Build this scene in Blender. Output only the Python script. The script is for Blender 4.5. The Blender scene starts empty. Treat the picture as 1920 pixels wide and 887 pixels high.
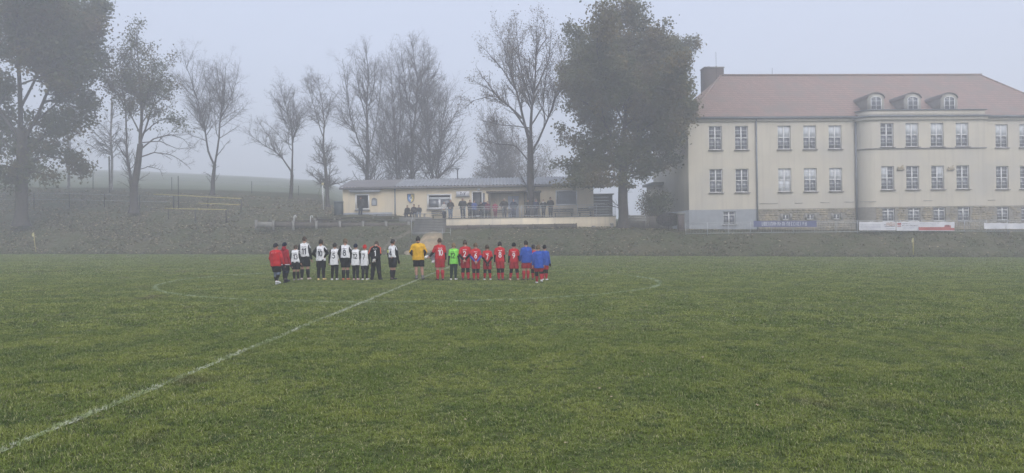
import bpy, math, random
import numpy as np
from mathutils import Vector, Matrix

random.seed(7); rng = np.random.default_rng(7)
SC = bpy.context.scene
COL = SC.collection
R = math.radians

# ------------------------------------------------------------------ camera
F, CX, HY, CH, ROLL = 1346.0, 960.0, 441.0, 1.75, R(0.9)   # focal length, principal column, horizon row (photo pixels), eye height, roll
cr, sr = math.cos(ROLL), math.sin(ROLL)
cam_d = bpy.data.cameras.new('camera'); cam = bpy.data.objects.new('camera', cam_d); COL.objects.link(cam)
cam_d.sensor_width = 36; cam_d.lens = 36 * F / 1920; cam_d.shift_y = -2.5 / 1920
cam_d.clip_start = 0.1; cam_d.clip_end = 3000
cam.matrix_world = Matrix(((cr, sr, 0, 0), (0, 0, -1, 0), (-sr, cr, 0, CH), (0, 0, 0, 1)))
SC.camera = cam

# ------------------------------------------------------------------ sky, sun, exposure
SUN_EL, SUN_AZ = R(42), R(160)
w = bpy.data.worlds.new('World'); SC.world = w; w.use_nodes = True
nt = w.node_tree; nt.nodes.clear()
wo = nt.nodes.new('ShaderNodeOutputWorld'); bg = nt.nodes.new('ShaderNodeBackground')
sk = nt.nodes.new('ShaderNodeTexSky'); sk.sky_type = 'NISHITA'; sk.sun_disc = False
sk.sun_elevation = SUN_EL; sk.sun_rotation = SUN_AZ; sk.air_density = 1.0; sk.dust_density = 4.0; sk.ozone_density = 1.0
bg.inputs['Strength'].default_value = 0.15
# fog-grey overcast: the clear sky's colour is mostly hidden by an even cloud layer
mxs = nt.nodes.new('ShaderNodeMix'); mxs.data_type = 'RGBA'; mxs.inputs[0].default_value = 0.82; mxs.inputs[7].default_value = (2.42, 2.60, 3.15, 1)
nt.links.new(sk.outputs[0], mxs.inputs[6]); nt.links.new(mxs.outputs[2], bg.inputs[0]); nt.links.new(bg.outputs[0], wo.inputs[0])
sd = bpy.data.lights.new('sun', 'SUN'); so = bpy.data.objects.new('sun', sd); COL.objects.link(so)
sd.energy = 0.9; sd.angle = R(40); sd.color = (1.0, 0.97, 0.93)
so.rotation_euler = Vector((-math.sin(SUN_AZ) * math.cos(SUN_EL), -math.cos(SUN_AZ) * math.cos(SUN_EL), -math.sin(SUN_EL))).to_track_quat('-Z', 'Y').to_euler()
SC.view_settings.view_transform = 'Standard'; SC.view_settings.look = 'None'
SC.view_settings.gamma = 1.0; SC.view_settings.use_curve_mapping = False
SC.view_settings.exposure = 1.08
SC.render.engine = 'CYCLES'
cy = SC.cycles
cy.use_denoising = True; cy.denoiser = 'OPENIMAGEDENOISE'
cy.max_bounces = 8; cy.diffuse_bounces = 3; cy.glossy_bounces = 2; cy.transmission_bounces = 4; cy.volume_bounces = 3; cy.transparent_max_bounces = 8
cy.volume_step_rate = 4; cy.use_adaptive_sampling = True; cy.adaptive_threshold = 0.01
HAZE_DENSITY = 0.0053

# ------------------------------------------------------------------ helpers
def W(px, py, D):
    """world point seen at photo pixel (px, py), D metres in front of the camera"""
    a, b = (px - CX) / F, (py - HY) / F
    return Vector((D * (a * cr - b * sr), D, CH + D * (-a * sr - b * cr)))
def pitchpt(px, py):
    return W(px, py, CH * F / (py - HY))
TR = math.tan(ROLL)

_M = {}
def mat(name, c1, c2=None, scale=3.0, rough=0.8, bump=0.0, bscale=None, detail=6, spec=0.3, metal=0.0, lo=0.35, hi=0.65, world=False, c3=None, s3=0.3, trans=0.0, streak=None):
    if name in _M: return _M[name]
    m = bpy.data.materials.new(name); m.use_nodes = True; t = m.node_tree; n = t.nodes; L = t.links
    b = n['Principled BSDF']; b.inputs['Roughness'].default_value = rough; b.inputs['Metallic'].default_value = metal
    b.inputs['Specular IOR Level'].default_value = spec
    if world: co = n.new('ShaderNodeNewGeometry').outputs['Position']
    else: co = n.new('ShaderNodeTexCoord').outputs['Object']
    def noise(s, d=detail):
        x = n.new('ShaderNodeTexNoise'); x.inputs['Scale'].default_value = s; x.inputs['Detail'].default_value = d; L.new(co, x.inputs['Vector']); return x
    col = None
    if c2 is None: c2 = tuple(v * 0.82 for v in c1)
    x = noise(scale); mr = n.new('ShaderNodeMapRange'); mr.inputs[1].default_value = lo; mr.inputs[2].default_value = hi
    L.new(x.outputs[0], mr.inputs[0])
    mx = n.new('ShaderNodeMix'); mx.data_type = 'RGBA'; mx.inputs[6].default_value = (*c1, 1); mx.inputs[7].default_value = (*c2, 1)
    L.new(mr.outputs[0], mx.inputs[0]); col = mx.outputs[2]
    if c3:
        y = noise(s3, 4); m2 = n.new('ShaderNodeMapRange'); m2.inputs[1].default_value = 0.45; m2.inputs[2].default_value = 0.62
        L.new(y.outputs[0], m2.inputs[0]); mx2 = n.new('ShaderNodeMix'); mx2.data_type = 'RGBA'; mx2.inputs[7].default_value = (*c3, 1)
        L.new(m2.outputs[0], mx2.inputs[0]); L.new(col, mx2.inputs[6]); col = mx2.outputs[2]
    if streak:
        mp = n.new('ShaderNodeMapping'); mp.inputs['Scale'].default_value = (2.6, 2.6, 0.16); L.new(co, mp.inputs[0]); z_ = n.new('ShaderNodeTexNoise'); z_.inputs['Scale'].default_value = 1.0; z_.inputs['Detail'].default_value = 7; z_.inputs['Roughness'].default_value = 0.7; L.new(mp.outputs[0], z_.inputs['Vector'])
        m3 = n.new('ShaderNodeMapRange'); m3.inputs[1].default_value = 0.5; m3.inputs[2].default_value = 0.8; L.new(z_.outputs[0], m3.inputs[0]); mx3 = n.new('ShaderNodeMix'); mx3.data_type = 'RGBA'; mx3.inputs[7].default_value = (*streak, 1)
        L.new(m3.outputs[0], mx3.inputs[0]); L.new(col, mx3.inputs[6]); col = mx3.outputs[2]
    L.new(col, b.inputs['Base Color'])
    if trans:
        tb = n.new('ShaderNodeBsdfTranslucent'); L.new(col, tb.inputs[0]); ms = n.new('ShaderNodeMixShader'); ms.inputs[0].default_value = trans
        L.new(b.outputs[0], ms.inputs[1]); L.new(tb.outputs[0], ms.inputs[2]); L.new(ms.outputs[0], n['Material Output'].inputs[0])
    if bump:
        z = noise(bscale or scale * 3); bp = n.new('ShaderNodeBump'); bp.inputs['Strength'].default_value = 1.0; bp.inputs['Distance'].default_value = bump
        L.new(z.outputs[0], bp.inputs['Height']); L.new(bp.outputs[0], b.inputs['Normal'])
    _M[name] = m
    return m

def mesh_np(name, V, Fc, smooth=False):
    """fast mesh from vertex array and list of (n,k) face arrays"""
    V = np.asarray(V, np.float32)
    if not isinstance(Fc, list): Fc = [Fc]
    Fc = [np.asarray(f, np.int32) for f in Fc if len(f)]
    me = bpy.data.meshes.new(name)
    me.vertices.add(len(V)); me.vertices.foreach_set('co', V.ravel())
    nl = sum(f.size for f in Fc); npoly = sum(len(f) for f in Fc)
    me.loops.add(nl); me.loops.foreach_set('vertex_index', np.concatenate([f.ravel() for f in Fc]) if Fc else np.zeros(0, np.int32))
    me.polygons.add(npoly)
    tot = np.concatenate([np.full(len(f), f.shape[1], np.int32) for f in Fc])
    st = np.concatenate([[0], np.cumsum(tot)[:-1]]).astype(np.int32)
    me.polygons.foreach_set('loop_start', st)
    try: me.polygons.foreach_set('loop_total', tot)
    except Exception: pass
    if smooth: me.polygons.foreach_set('use_smooth', np.ones(npoly, bool))
    me.update(calc_edges=True); me.validate()
    return me
def link(name, me, m=None, parent=None):
    o = bpy.data.objects.new(name, me); COL.objects.link(o)
    if m is not None and me is not None and len(me.materials) == 0: me.materials.append(m)
    if parent: o.parent = parent
    return o
def tag(o, label=None, cat=None, group=None, kind=None):
    if label: o['label'] = label
    if cat: o['category'] = cat
    if group: o['group'] = group
    if kind: o['kind'] = kind
    return o
def empty(name, loc=(0, 0, 0), rz=0.0):
    o = bpy.data.objects.new(name, None); COL.objects.link(o); o.location = loc; o.rotation_euler = (0, 0, rz); o.empty_display_size = 0.2
    return o
BOXF = np.array([[0, 3, 2, 1], [4, 5, 6, 7], [0, 1, 5, 4], [1, 2, 6, 5], [2, 3, 7, 6], [3, 0, 4, 7]])
class MB:
    def __init__(s): s.V = []; s.q = []; s.t = []; s.n = 0
    def add(s, V, q=None, t=None):
        V = np.asarray(V, float).reshape(-1, 3)
        if q is not None and len(q): s.q.append(np.asarray(q) + s.n)
        if t is not None and len(t): s.t.append(np.asarray(t) + s.n)
        s.V.append(V); s.n += len(V); return s
    def box(s, x0, x1, y0, y1, z0, z1):
        return s.add([[x0, y0, z0], [x1, y0, z0], [x1, y1, z0], [x0, y1, z0], [x0, y0, z1], [x1, y0, z1], [x1, y1, z1], [x0, y1, z1]], BOXF)
    def bar(s, a, b, w, h=None):
        """rectangular bar from a to b"""
        a, b = Vector(a), Vector(b); h = h or w; d = (b - a).normalized()
        up = Vector((0, 0, 1)) if abs(d.z) < 0.9 else Vector((0, 1, 0))
        x = d.cross(up).normalized() * w / 2; y = x.cross(d).normalized() * h / 2
        return s.add([a - x - y, a + x - y, a + x + y, a - x + y, b - x - y, b + x - y, b + x + y, b - x + y], BOXF)
    def tube(s, pts, rad, k=8):
        pts = np.asarray(pts, float); rad = np.broadcast_to(rad, (len(pts),))
        V, Q = tubes(pts[None], rad[None], k, cap=True); n0 = s.n
        return s.add(V, Q)
    def build(s, name, m, parent=None, smooth=False):
        f = []
        if s.q: f.append(np.concatenate(s.q))
        if s.t: f.append(np.concatenate(s.t))
        return link(name, mesh_np(name, np.concatenate(s.V), f, smooth), m, parent)
def tubes(P, Rd, k=5, cap=False):
    """P (N,M,3) polylines, Rd (N,M) radii -> verts, quads (parallel frames from one reference)"""
    N, Mm, _ = P.shape
    T = np.gradient(P, axis=1); T /= np.linalg.norm(T, axis=2, keepdims=True) + 1e-9
    T0 = P[:, -1] - P[:, 0]; T0 = T0 / (np.linalg.norm(T0, axis=1, keepdims=True) + 1e-9)
    ref = np.where(np.abs(T0[:, 2:3]) < 0.8, np.array([[0, 0, 1.0]]), np.array([[1.0, 0.13, 0]]))
    A = np.cross(T, ref[:, None, :]); A /= np.linalg.norm(A, axis=2, keepdims=True) + 1e-9
    B = np.cross(T, A)
    th = np.arange(k) * 2 * np.pi / k
    V = P[:, :, None, :] + Rd[:, :, None, None] * (A[:, :, None, :] * np.cos(th)[None, None, :, None] + B[:, :, None, :] * np.sin(th)[None, None, :, None])
    idx = np.arange(N * Mm * k).reshape(N, Mm, k)
    a = idx[:, :-1, :]; b = idx[:, 1:, :]
    Q = np.stack([a, np.roll(a, -1, 2), np.roll(b, -1, 2), b], -1).reshape(-1, 4)
    V = V.reshape(-1, 3)
    if cap and k == 4:
        Q = np.concatenate([Q, idx[:, 0, ::-1].reshape(-1, 4), idx[:, -1, :].reshape(-1, 4)])
    elif cap and k >= 6:
        for e, rev in ((0, True), (-1, False)):
            ring = idx[:, e, :]
            for j in range(1, k - 2, 2):
                q = np.stack([ring[:, 0], ring[:, j], ring[:, j + 1], ring[:, (j + 2) % k]], -1)
                Q = np.concatenate([Q, q[:, ::-1] if rev else q])
    return V, Q
_BOX = {}
def boxpart(name, m, parent, x0, x1, y0, y1, z0, z1):
    """a box piece; alike pieces share one mesh"""
    key = (m.name, round(x1 - x0, 3), round(y1 - y0, 3), round(z1 - z0, 3), name)
    if key not in _BOX:
        b = MB().box(0, x1 - x0, 0, y1 - y0, 0, z1 - z0)
        me = mesh_np(name, np.concatenate(b.V), [b.q[0]]); me.materials.append(m); _BOX[key] = me
    o = link(name, _BOX[key], None, parent); o.location = (x0, y0, z0); return o

# ------------------------------------------------------------------ terrain
# each column: photo column -> profile of (depth, height over the pitch plane)
def hh(D, py): return CH + (HY - py) * D / F
def prof(*a): return [(D, hh(D, py)) for D, py in a]
COLS = [
    (-900, prof((69, 474), (74, 425), (79, 395), (87, 363), (94, 345), (130, 332), (200, 318), (320, 314))),
    (0,   [(67.5, 0.0)] + prof((70, 452), (73, 425), (78, 396), (86, 366), (93, 350), (130, 336), (200, 319), (320, 313))),
    (250, [(66.5, 0.0)] + prof((69, 453), (72, 428), (77, 400), (86, 371), (93, 353), (130, 341), (200, 325), (320, 320))),
    (460, [(65.5, 0.0)] + prof((68, 455), (70.5, 432), (76, 404), (86, 375), (94, 358), (130, 348), (200, 334), (320, 330))),
    (600, [(64.5, 0.0)] + prof((67, 452), (69.2, 427), (76, 401), (86, 380), (94, 364), (130, 352), (200, 342), (320, 338))),
    (650, [(64, 0.0)] + prof((66.6, 452), (68.8, 427), (73, 403), (86, 400), (96, 385), (130, 372), (200, 360), (320, 355))),
    (760, [(63.3, 0.0)] + prof((66, 452), (68.3, 427), (72.5, 407), (86, 405), (96, 400), (130, 395), (200, 390), (320, 390))),
    (1000, [(61.8, 0.0)] + prof((64.5, 453), (67, 429), (69, 425), (86, 408), (96, 408), (130, 405), (200, 405), (320, 405))),
    (1160, [(60.5, 0.0)] + prof((63, 452), (65, 430), (68, 426), (86, 415), (96, 415), (130, 412), (200, 412), (320, 412))),
    (1260, [(60, 0.0)] + prof((62, 455), (64, 432.5), (67, 431), (86, 425), (96, 420), (130, 418), (200, 416), (320, 416))),
    (1700, [(57.5, 0.0)] + prof((59.5, 455), (61.5, 433), (66, 433), (86, 432), (96, 432), (130, 431), (200, 430), (320, 430))),
    (2900, [(52, 0.0)] + prof((54, 455), (56, 433), (62, 433), (86, 432), (96, 432), (130, 431), (200, 430), (320, 430))),
]
_cpx = np.array([c[0] for c in COLS], float)
COLS[0] = (-900, [(69, 0.0)] + COLS[0][1][1:2] + COLS[0][1][1:])
COLS[0][1][1] = (71.5, 0.9)
_cD = np.array([[p[0] for p in c[1]] for c in COLS]); _cH = np.array([[p[1] for p in c[1]] for c in COLS])
def edge_depth(px): return float(np.interp(px, _cpx, _cD[:, 0]))
def ground_h(X, Y):
    """height over the tilted pitch plane at world X, Y"""
    if Y < 45: return 0.0
    px = CX + F * X / Y
    Ds = [np.interp(px, _cpx, _cD[:, j]) for j in range(_cD.shape[1])]
    Hs = [np.interp(px, _cpx, _cH[:, j]) for j in range(_cH.shape[1])]
    if Y <= Ds[0]: return 0.0
    return float(np.interp(Y, Ds, Hs))
def gz(X, Y): return -TR * X + ground_h(X, Y)
def on_ground(px, D, py=420):
    p = W(px, py, D); p.z = gz(p.x, p.y); return p

def value_noise(x, y, s, seed=0):
    r = np.random.default_rng(seed).random((64, 64))
    u, v = x / s, y / s; i, j = np.floor(u).astype(int), np.floor(v).astype(int); a, b = u - i, v - j
    a = a * a * (3 - 2 * a); b = b * b * (3 - 2 * b); g = lambda i, j: r[i % 64, j % 64]
    return (g(i, j) * (1 - a) + g(i + 1, j) * a) * (1 - b) + (g(i, j + 1) * (1 - a) + g(i + 1, j + 1) * a) * b
# ------------------------------------------------------------------ ground materials
def ground_mat(name, cols, scales, rough=0.95, bump=0.03, bscale=6.0):
    """world-position layered noise: cols[0] base then (colour, scale, lo, hi)"""
    m = bpy.data.materials.new(name); m.use_nodes = True; n = m.node_tree.nodes; L = m.node_tree.links
    b = n['Principled BSDF']; b.inputs['Roughness'].default_value = rough; b.inputs['Specular IOR Level'].default_value = 0.15
    co = n.new('ShaderNodeNewGeometry').outputs['Position']
    col = None
    for c, (s, lo, hi, d) in zip(cols[1:], scales):
        x = n.new('ShaderNodeTexNoise'); x.inputs['Scale'].default_value = s; x.inputs['Detail'].default_value = d; x.inputs['Roughness'].default_value = 0.65
        L.new(co, x.inputs['Vector'])
        mr = n.new('ShaderNodeMapRange'); mr.inputs[1].default_value = lo; mr.inputs[2].default_value = hi; L.new(x.outputs[0], mr.inputs[0])
        mx = n.new('ShaderNodeMix'); mx.data_type = 'RGBA'; mx.inputs[7].default_value = (*c, 1); L.new(mr.outputs[0], mx.inputs[0])
        if col is None: mx.inputs[6].default_value = (*cols[0], 1)
        else: L.new(col, mx.inputs[6])
        col = mx.outputs[2]
    L.new(col, b.inputs['Base Color'])
    x = n.new('ShaderNodeTexNoise'); x.inputs['Scale'].default_value = bscale; x.inputs['Detail'].default_value = 8; L.new(co, x.inputs['Vector'])
    bp = n.new('ShaderNodeBump'); bp.inputs['Distance'].default_value = bump; bp.inputs['Strength'].default_value = 1; L.new(x.outputs[0], bp.inputs['Height']); L.new(bp.outputs[0], b.inputs['Normal'])
    return m
M_PITCH = ground_mat('pitch_turf', [(0.075, 0.095, 0.028), (0.055, 0.07, 0.022), (0.10, 0.115, 0.035), (0.10, 0.085, 0.05)],
                     [(0.35, 0.42, 0.6, 5), (0.9, 0.48, 0.7, 6), (5.0, 0.58, 0.75, 5)], bump=0.05, bscale=9)
M_BANK = ground_mat('bank_turf', [(0.092, 0.086, 0.046), (0.068, 0.076, 0.032), (0.12, 0.098, 0.062), (0.048, 0.045, 0.028)],
                    [(0.5, 0.42, 0.58, 6), (1.7, 0.55, 0.7, 6), (2.6, 0.56, 0.7, 5)], bump=0.15, bscale=3)
M_MEADOW = ground_mat('meadow_turf', [(0.135, 0.155, 0.10), (0.115, 0.135, 0.085), (0.15, 0.155, 0.105)], [(0.1, 0.4, 0.6, 4), (0.8, 0.5, 0.7, 5)], bump=0.05)

# pitch: a sheet from behind the camera to the foot of the bank
pxs = np.concatenate([np.linspace(-2600, -100, 26), np.linspace(-60, 1980, 103), np.linspace(2020, 4500, 26)])
edge = np.array([edge_depth(p) for p in pxs]) + 0.25
Xe = (pxs - CX) / F * edge
Ys = np.concatenate([np.linspace(-30, 60, 91)])
V = []; rows = []
frac = np.concatenate([np.linspace(0, 0.5, 8), np.linspace(0.52, 1, 60)])
for f_ in frac:
    Y = -30 + (edge + 30) * f_; X = Xe * (0.75 + 0.25 * f_)
    V.append(np.stack([X, Y, -TR * X], 1))
V = np.concatenate(V); nc, nr = len(pxs), len(frac)
idx = np.arange(nc * nr).reshape(nr, nc)
Q = np.stack([idx[:-1, :-1], idx[:-1, 1:], idx[1:, 1:], idx[1:, :-1]], -1).reshape(-1, 4)
tag(link('football_pitch', mesh_np('football_pitch', V, Q, True), M_PITCH), 'grass football pitch with faint white lines', 'pitch', kind='structure')

# the bank and the meadow behind: fan-shaped terrain
def terrain_rows(j0, j1, sub, pxs, amp):
    out = []
    for j in range(j0, j1):
        for k in range(sub if j < j1 - 1 else sub + 1):
            t = k / sub
            D = np.interp(pxs, _cpx, _cD[:, j]) * (1 - t) + np.interp(pxs, _cpx, _cD[:, j + 1]) * t
            H = np.interp(pxs, _cpx, _cH[:, j]) * (1 - t) + np.interp(pxs, _cpx, _cH[:, j + 1]) * t
            X = (pxs - CX) / F * D
            H = H + amp * (value_noise(X, D, 0.9, 3) - 0.5) * min(1, (j - j0 + t) * 3, (j1 - j - t) * 3) + amp * 1.3 * (value_noise(X, D, 2.7, 4) - 0.5) * min(1, (j - j0 + t) * 2, (j1 - j - t) * 2)
            out.append(np.stack([X, D, -TR * X + H], 1))
    return out
pxb = np.concatenate([np.linspace(-900, -60, 40), np.linspace(-50, 1980, 500), np.linspace(2000, 2900, 40)])
rowsB = terrain_rows(0, 5, 10, pxb, 0.16)
V = np.concatenate(rowsB); idx = np.arange(len(V)).reshape(len(rowsB), len(pxb))
Q = np.stack([idx[:-1, :-1], idx[:-1, 1:], idx[1:, 1:], idx[1:, :-1]], -1).reshape(-1, 4)
tag(link('grass_bank', mesh_np('grass_bank', V, Q, True), M_BANK), 'leaf strewn grass bank behind the pitch', 'bank', kind='structure')
pxm = np.linspace(-900, 2900, 90)
rowsM = terrain_rows(5, 8, 12, pxm, 0.3)
rowsM = [np.stack([(pxm - CX) / F * r_[:, 1], r_[:, 1], r_[:, 2]], 1) for r_ in rowsM]
V = np.concatenate(rowsM); idx = np.arange(len(V)).reshape(len(rowsM), len(pxm))
Q = np.stack([idx[:-1, :-1], idx[:-1, 1:], idx[1:, 1:], idx[1:, :-1]], -1).reshape(-1, 4)
tag(link('meadow', mesh_np('meadow', V, Q, True), M_MEADOW), 'misty green meadow rising behind the trees', 'meadow', kind='structure')
b = MB(); b.add([[-385, -75, -8.5], [385, -75, -8.5], [385, 385, -8.5], [-385, 385, -8.5]], [[0, 1, 2, 3]])
tag(b.build('ground', M_MEADOW), 'green ground around the pitch', 'ground', kind='structure')

# haze: one closed box of even fog
hz = MB().box(-390, 390, -80, 390, -9.5, 44).build('haze', None)
hm = bpy.data.materials.new('haze'); hm.use_nodes = True; n = hm.node_tree.nodes; n.clear()
ho = n.new('ShaderNodeOutputMaterial'); hv = n.new('ShaderNodeVolumePrincipled'); hv.inputs['Density'].default_value = HAZE_DENSITY
hv.inputs['Color'].default_value = (0.935, 0.945, 0.99, 1); hv.inputs['Anisotropy'].default_value = 0.25
hm.node_tree.links.new(hv.outputs[0], ho.inputs['Volume']); hz.data.materials.append(hm)
tag(hz, 'pale even fog over the whole place', 'fog', kind='stuff')
# ------------------------------------------------------------------ grass blades on the pitch
def blade_mat(name, ca, cb, cc, dry, soil=(0.15, 0.135, 0.065)):
    m = bpy.data.materials.new(name); m.use_nodes = True; n = m.node_tree.nodes; L = m.node_tree.links
    b = n['Principled BSDF']; b.inputs['Roughness'].default_value = 0.6; b.inputs['Specular IOR Level'].default_value = 0.25
    co = n.new('ShaderNodeNewGeometry').outputs['Position']
    at = n.new('ShaderNodeAttribute'); at.attribute_name = 'tint'
    def nz(s, lo, hi, d=4):
        x = n.new('ShaderNodeTexNoise'); x.inputs['Scale'].default_value = s; x.inputs['Detail'].default_value = d; x.inputs['Roughness'].default_value = 0.6; L.new(co, x.inputs['Vector'])
        r = n.new('ShaderNodeMapRange'); r.inputs[1].default_value = lo; r.inputs[2].default_value = hi; L.new(x.outputs[0], r.inputs[0]); return r.outputs[0]
    def mix(f, a, c):
        x = n.new('ShaderNodeMix'); x.data_type = 'RGBA'
        L.new(f, x.inputs[0])
        for s, v in ((6, a), (7, c)):
            if isinstance(v, tuple): x.inputs[s].default_value = (*v, 1)
            else: L.new(v, x.inputs[s])
        return x.outputs[2]
    c = mix(nz(0.8, 0.42, 0.60, 7), ca, cb)
    c = mix(nz(3.4, 0.50, 0.66, 6), c, cc)
    c = mix(nz(0.42, 0.60, 0.74, 6), c, soil)
    # single blades: some dry, some dark
    r1 = n.new('ShaderNodeMapRange'); r1.inputs[1].default_value = 0.86; r1.inputs[2].default_value = 0.94; L.new(at.outputs['Fac'], r1.inputs[0])
    c = mix(r1.outputs[0], c, dry)
    r2 = n.new('ShaderNodeMapRange'); r2.inputs[1].default_value = 0.0; r2.inputs[2].default_value = 0.75; r2.inputs[3].default_value = 0.62; r2.inputs[4].default_value = 1.15; L.new(at.outputs['Fac'], r2.inputs[0])
    hv = n.new('ShaderNodeHueSaturation'); L.new(c, hv.inputs['Color']); L.new(r2.outputs[0], hv.inputs['Value'])
    L.new(hv.outputs[0], b.inputs['Base Color'])
    tb = n.new('ShaderNodeBsdfTranslucent'); L.new(hv.outputs[0], tb.inputs[0]); ms = n.new('ShaderNodeMixShader'); ms.inputs[0].default_value = 0.25
    L.new(b.outputs[0], ms.inputs[1]); L.new(tb.outputs[0], ms.inputs[2]); L.new(ms.outputs[0], n['Material Output'].inputs[0])
    return m
M_BLADE = blade_mat('grass_blades', (0.155, 0.218, 0.040), (0.265, 0.312, 0.066), (0.090, 0.142, 0.034), (0.40, 0.39, 0.20))

def blades(P, h, w, lean, seed, nrm=None):
    """two-joint blades at points P (n,3): 5 verts each"""
    g = np.random.default_rng(seed); n_ = len(P)
    az = g.random(n_) * 2 * np.pi; ln = lean * (0.3 + g.random(n_)); hgt = h * (0.45 + 0.75 * g.random(n_)); wd = w * (0.6 + 0.6 * g.random(n_))
    d = np.stack([np.cos(az), np.sin(az), 0 * az], 1); s = np.stack([-np.sin(az), np.cos(az), 0 * az], 1) * wd[:, None] / 2
    mid = P + d * (hgt * ln * 0.35)[:, None]; mid[:, 2] += hgt * 0.6
    tip = P + d * (hgt * ln)[:, None]; tip[:, 2] += hgt * (1 - 0.3 * ln)
    V = np.stack([P - s, P + s, mid + s * 0.8, mid - s * 0.8, tip], 1).reshape(-1, 3)
    i = np.arange(n_)[:, None] * 5
    Q = i + np.array([[0, 1, 2, 3]]); T = i + np.array([[3, 2, 4]])
    t = np.repeat(g.random(n_), 5)
    return V, Q, T, t
def blade_mesh(name, P, h, w, lean, seed, m):
    V, Q, T, t = blades(P, h, w, lean, seed)
    me = mesh_np(name, V, [Q, T]); a = me.attributes.new('tint', 'FLOAT', 'POINT'); a.data.foreach_set('value', t.astype(np.float32)); me.materials.append(m)
    return me
src = bpy.data.collections.new('grass_sources')
def clumpy(n_, size, seed):
    g = np.random.default_rng(seed); c = (g.random((max(4, n_ // 15), 2)) - 0.5) * size
    p = c[g.integers(0, len(c), n_)] + g.normal(0, size * 0.032, (n_, 2)); q = (g.random((n_ // 3, 2)) - 0.5) * size
    p = np.concatenate([p, q]); return np.concatenate([p, np.zeros((len(p), 1))], 1)
for k in range(5):
    o = bpy.data.objects.new('a%d' % k, blade_mesh('turf_a', clumpy(720, 0.5, 50 + k), 0.043, 0.0052, 0.95, 60 + k, M_BLADE)); src.objects.link(o)
for k in range(4):
    o = bpy.data.objects.new('b%d' % k, blade_mesh('turf_b', clumpy(950, 1.1, 70 + k), 0.045, 0.011, 1.0, 80 + k, M_BLADE)); src.objects.link(o)
for k in range(3):
    o = bpy.data.objects.new('c%d' % k, blade_mesh('turf_c', clumpy(1100, 2.2, 90 + k), 0.055, 0.022, 1.0, 95 + k, M_BLADE)); src.objects.link(o)
def cover(D0, D1, step, margin=1.16):
    pts = []; g = np.random.default_rng(int(D0 * 10)); D = D0
    while D < D1:
        hw = 960 / F * D * margin + 1.0; x = np.arange(-hw, hw, step)
        pts.append(np.stack([x + g.normal(0, step * 0.13, len(x)), D + g.normal(0, step * 0.13, len(x))], 1)); D += step
    return np.concatenate(pts)
pa, pb, pc = cover(3.2, 13.5, 0.31), cover(13.3, 32, 0.68), cover(31.5, 64, 1.4)
pts = np.concatenate([pa, pb, pc]); vi = np.concatenate([rng.integers(0, 5, len(pa)), 5 + rng.integers(0, 4, len(pb)), 9 + rng.integers(0, 3, len(pc))])
keep = np.array([y < edge_depth(CX + F * x / y) - 0.9 for x, y in pts]); pts, vi = pts[keep], vi[keep]
gv = np.stack([pts[:, 0], pts[:, 1], -TR * pts[:, 0]  - 0.002], 1)
gme = bpy.data.meshes.new('grass'); gme.from_pydata([tuple(v) for v in gv], [], [])
def fattr(nm, typ, arr, key='value'):
    a = gme.attributes.new(nm, typ, 'POINT'); a.data.foreach_set(key, np.asarray(arr).ravel())
fattr('pick', 'INT', vi.astype(np.int32)); rot = np.zeros((len(pts), 3), np.float32); rot[:, 2] = rng.random(len(pts)) * 6.283; fattr('rot', 'FLOAT_VECTOR', rot, 'vector')
hv_ = 0.30 + 0.55 * value_noise(pts[:, 0], pts[:, 1], 0.62, 11) + 0.40 * value_noise(pts[:, 0], pts[:, 1], 2.9, 12); scl = np.stack([np.ones(len(pts)), np.ones(len(pts)), hv_], 1).astype(np.float32); fattr('scl', 'FLOAT_VECTOR', scl, 'vector')
grass = link('grass', gme)
ng = bpy.data.node_groups.new('grass_scatter', 'GeometryNodeTree')
ng.interface.new_socket('Geometry', in_out='INPUT', socket_type='NodeSocketGeometry'); ng.interface.new_socket('Geometry', in_out='OUTPUT', socket_type='NodeSocketGeometry')
N_ = ng.nodes; gi, go = N_.new('NodeGroupInput'), N_.new('NodeGroupOutput'); ip = N_.new('GeometryNodeInstanceOnPoints'); ci = N_.new('GeometryNodeCollectionInfo')
ci.inputs['Collection'].default_value = src; ci.inputs['Separate Children'].default_value = True; ci.inputs['Reset Children'].default_value = True
def named(nm, typ):
    x = N_.new('GeometryNodeInputNamedAttribute'); x.data_type = typ; x.inputs['Name'].default_value = nm; return x.outputs['Attribute']
ip.inputs['Pick Instance'].default_value = True
for a_, b_ in ((gi.outputs[0], ip.inputs['Points']), (ci.outputs[0], ip.inputs['Instance']), (named('pick', 'INT'), ip.inputs['Instance Index']),
               (named('rot', 'FLOAT_VECTOR'), ip.inputs['Rotation']), (named('scl', 'FLOAT_VECTOR'), ip.inputs['Scale']), (ip.outputs[0], go.inputs[0])): ng.links.new(a_, b_)
md = grass.modifiers.new('scatter', 'NODES'); md.node_group = ng
tag(grass, 'short clumpy green grass of the pitch', 'grass', kind='stuff')

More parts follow.
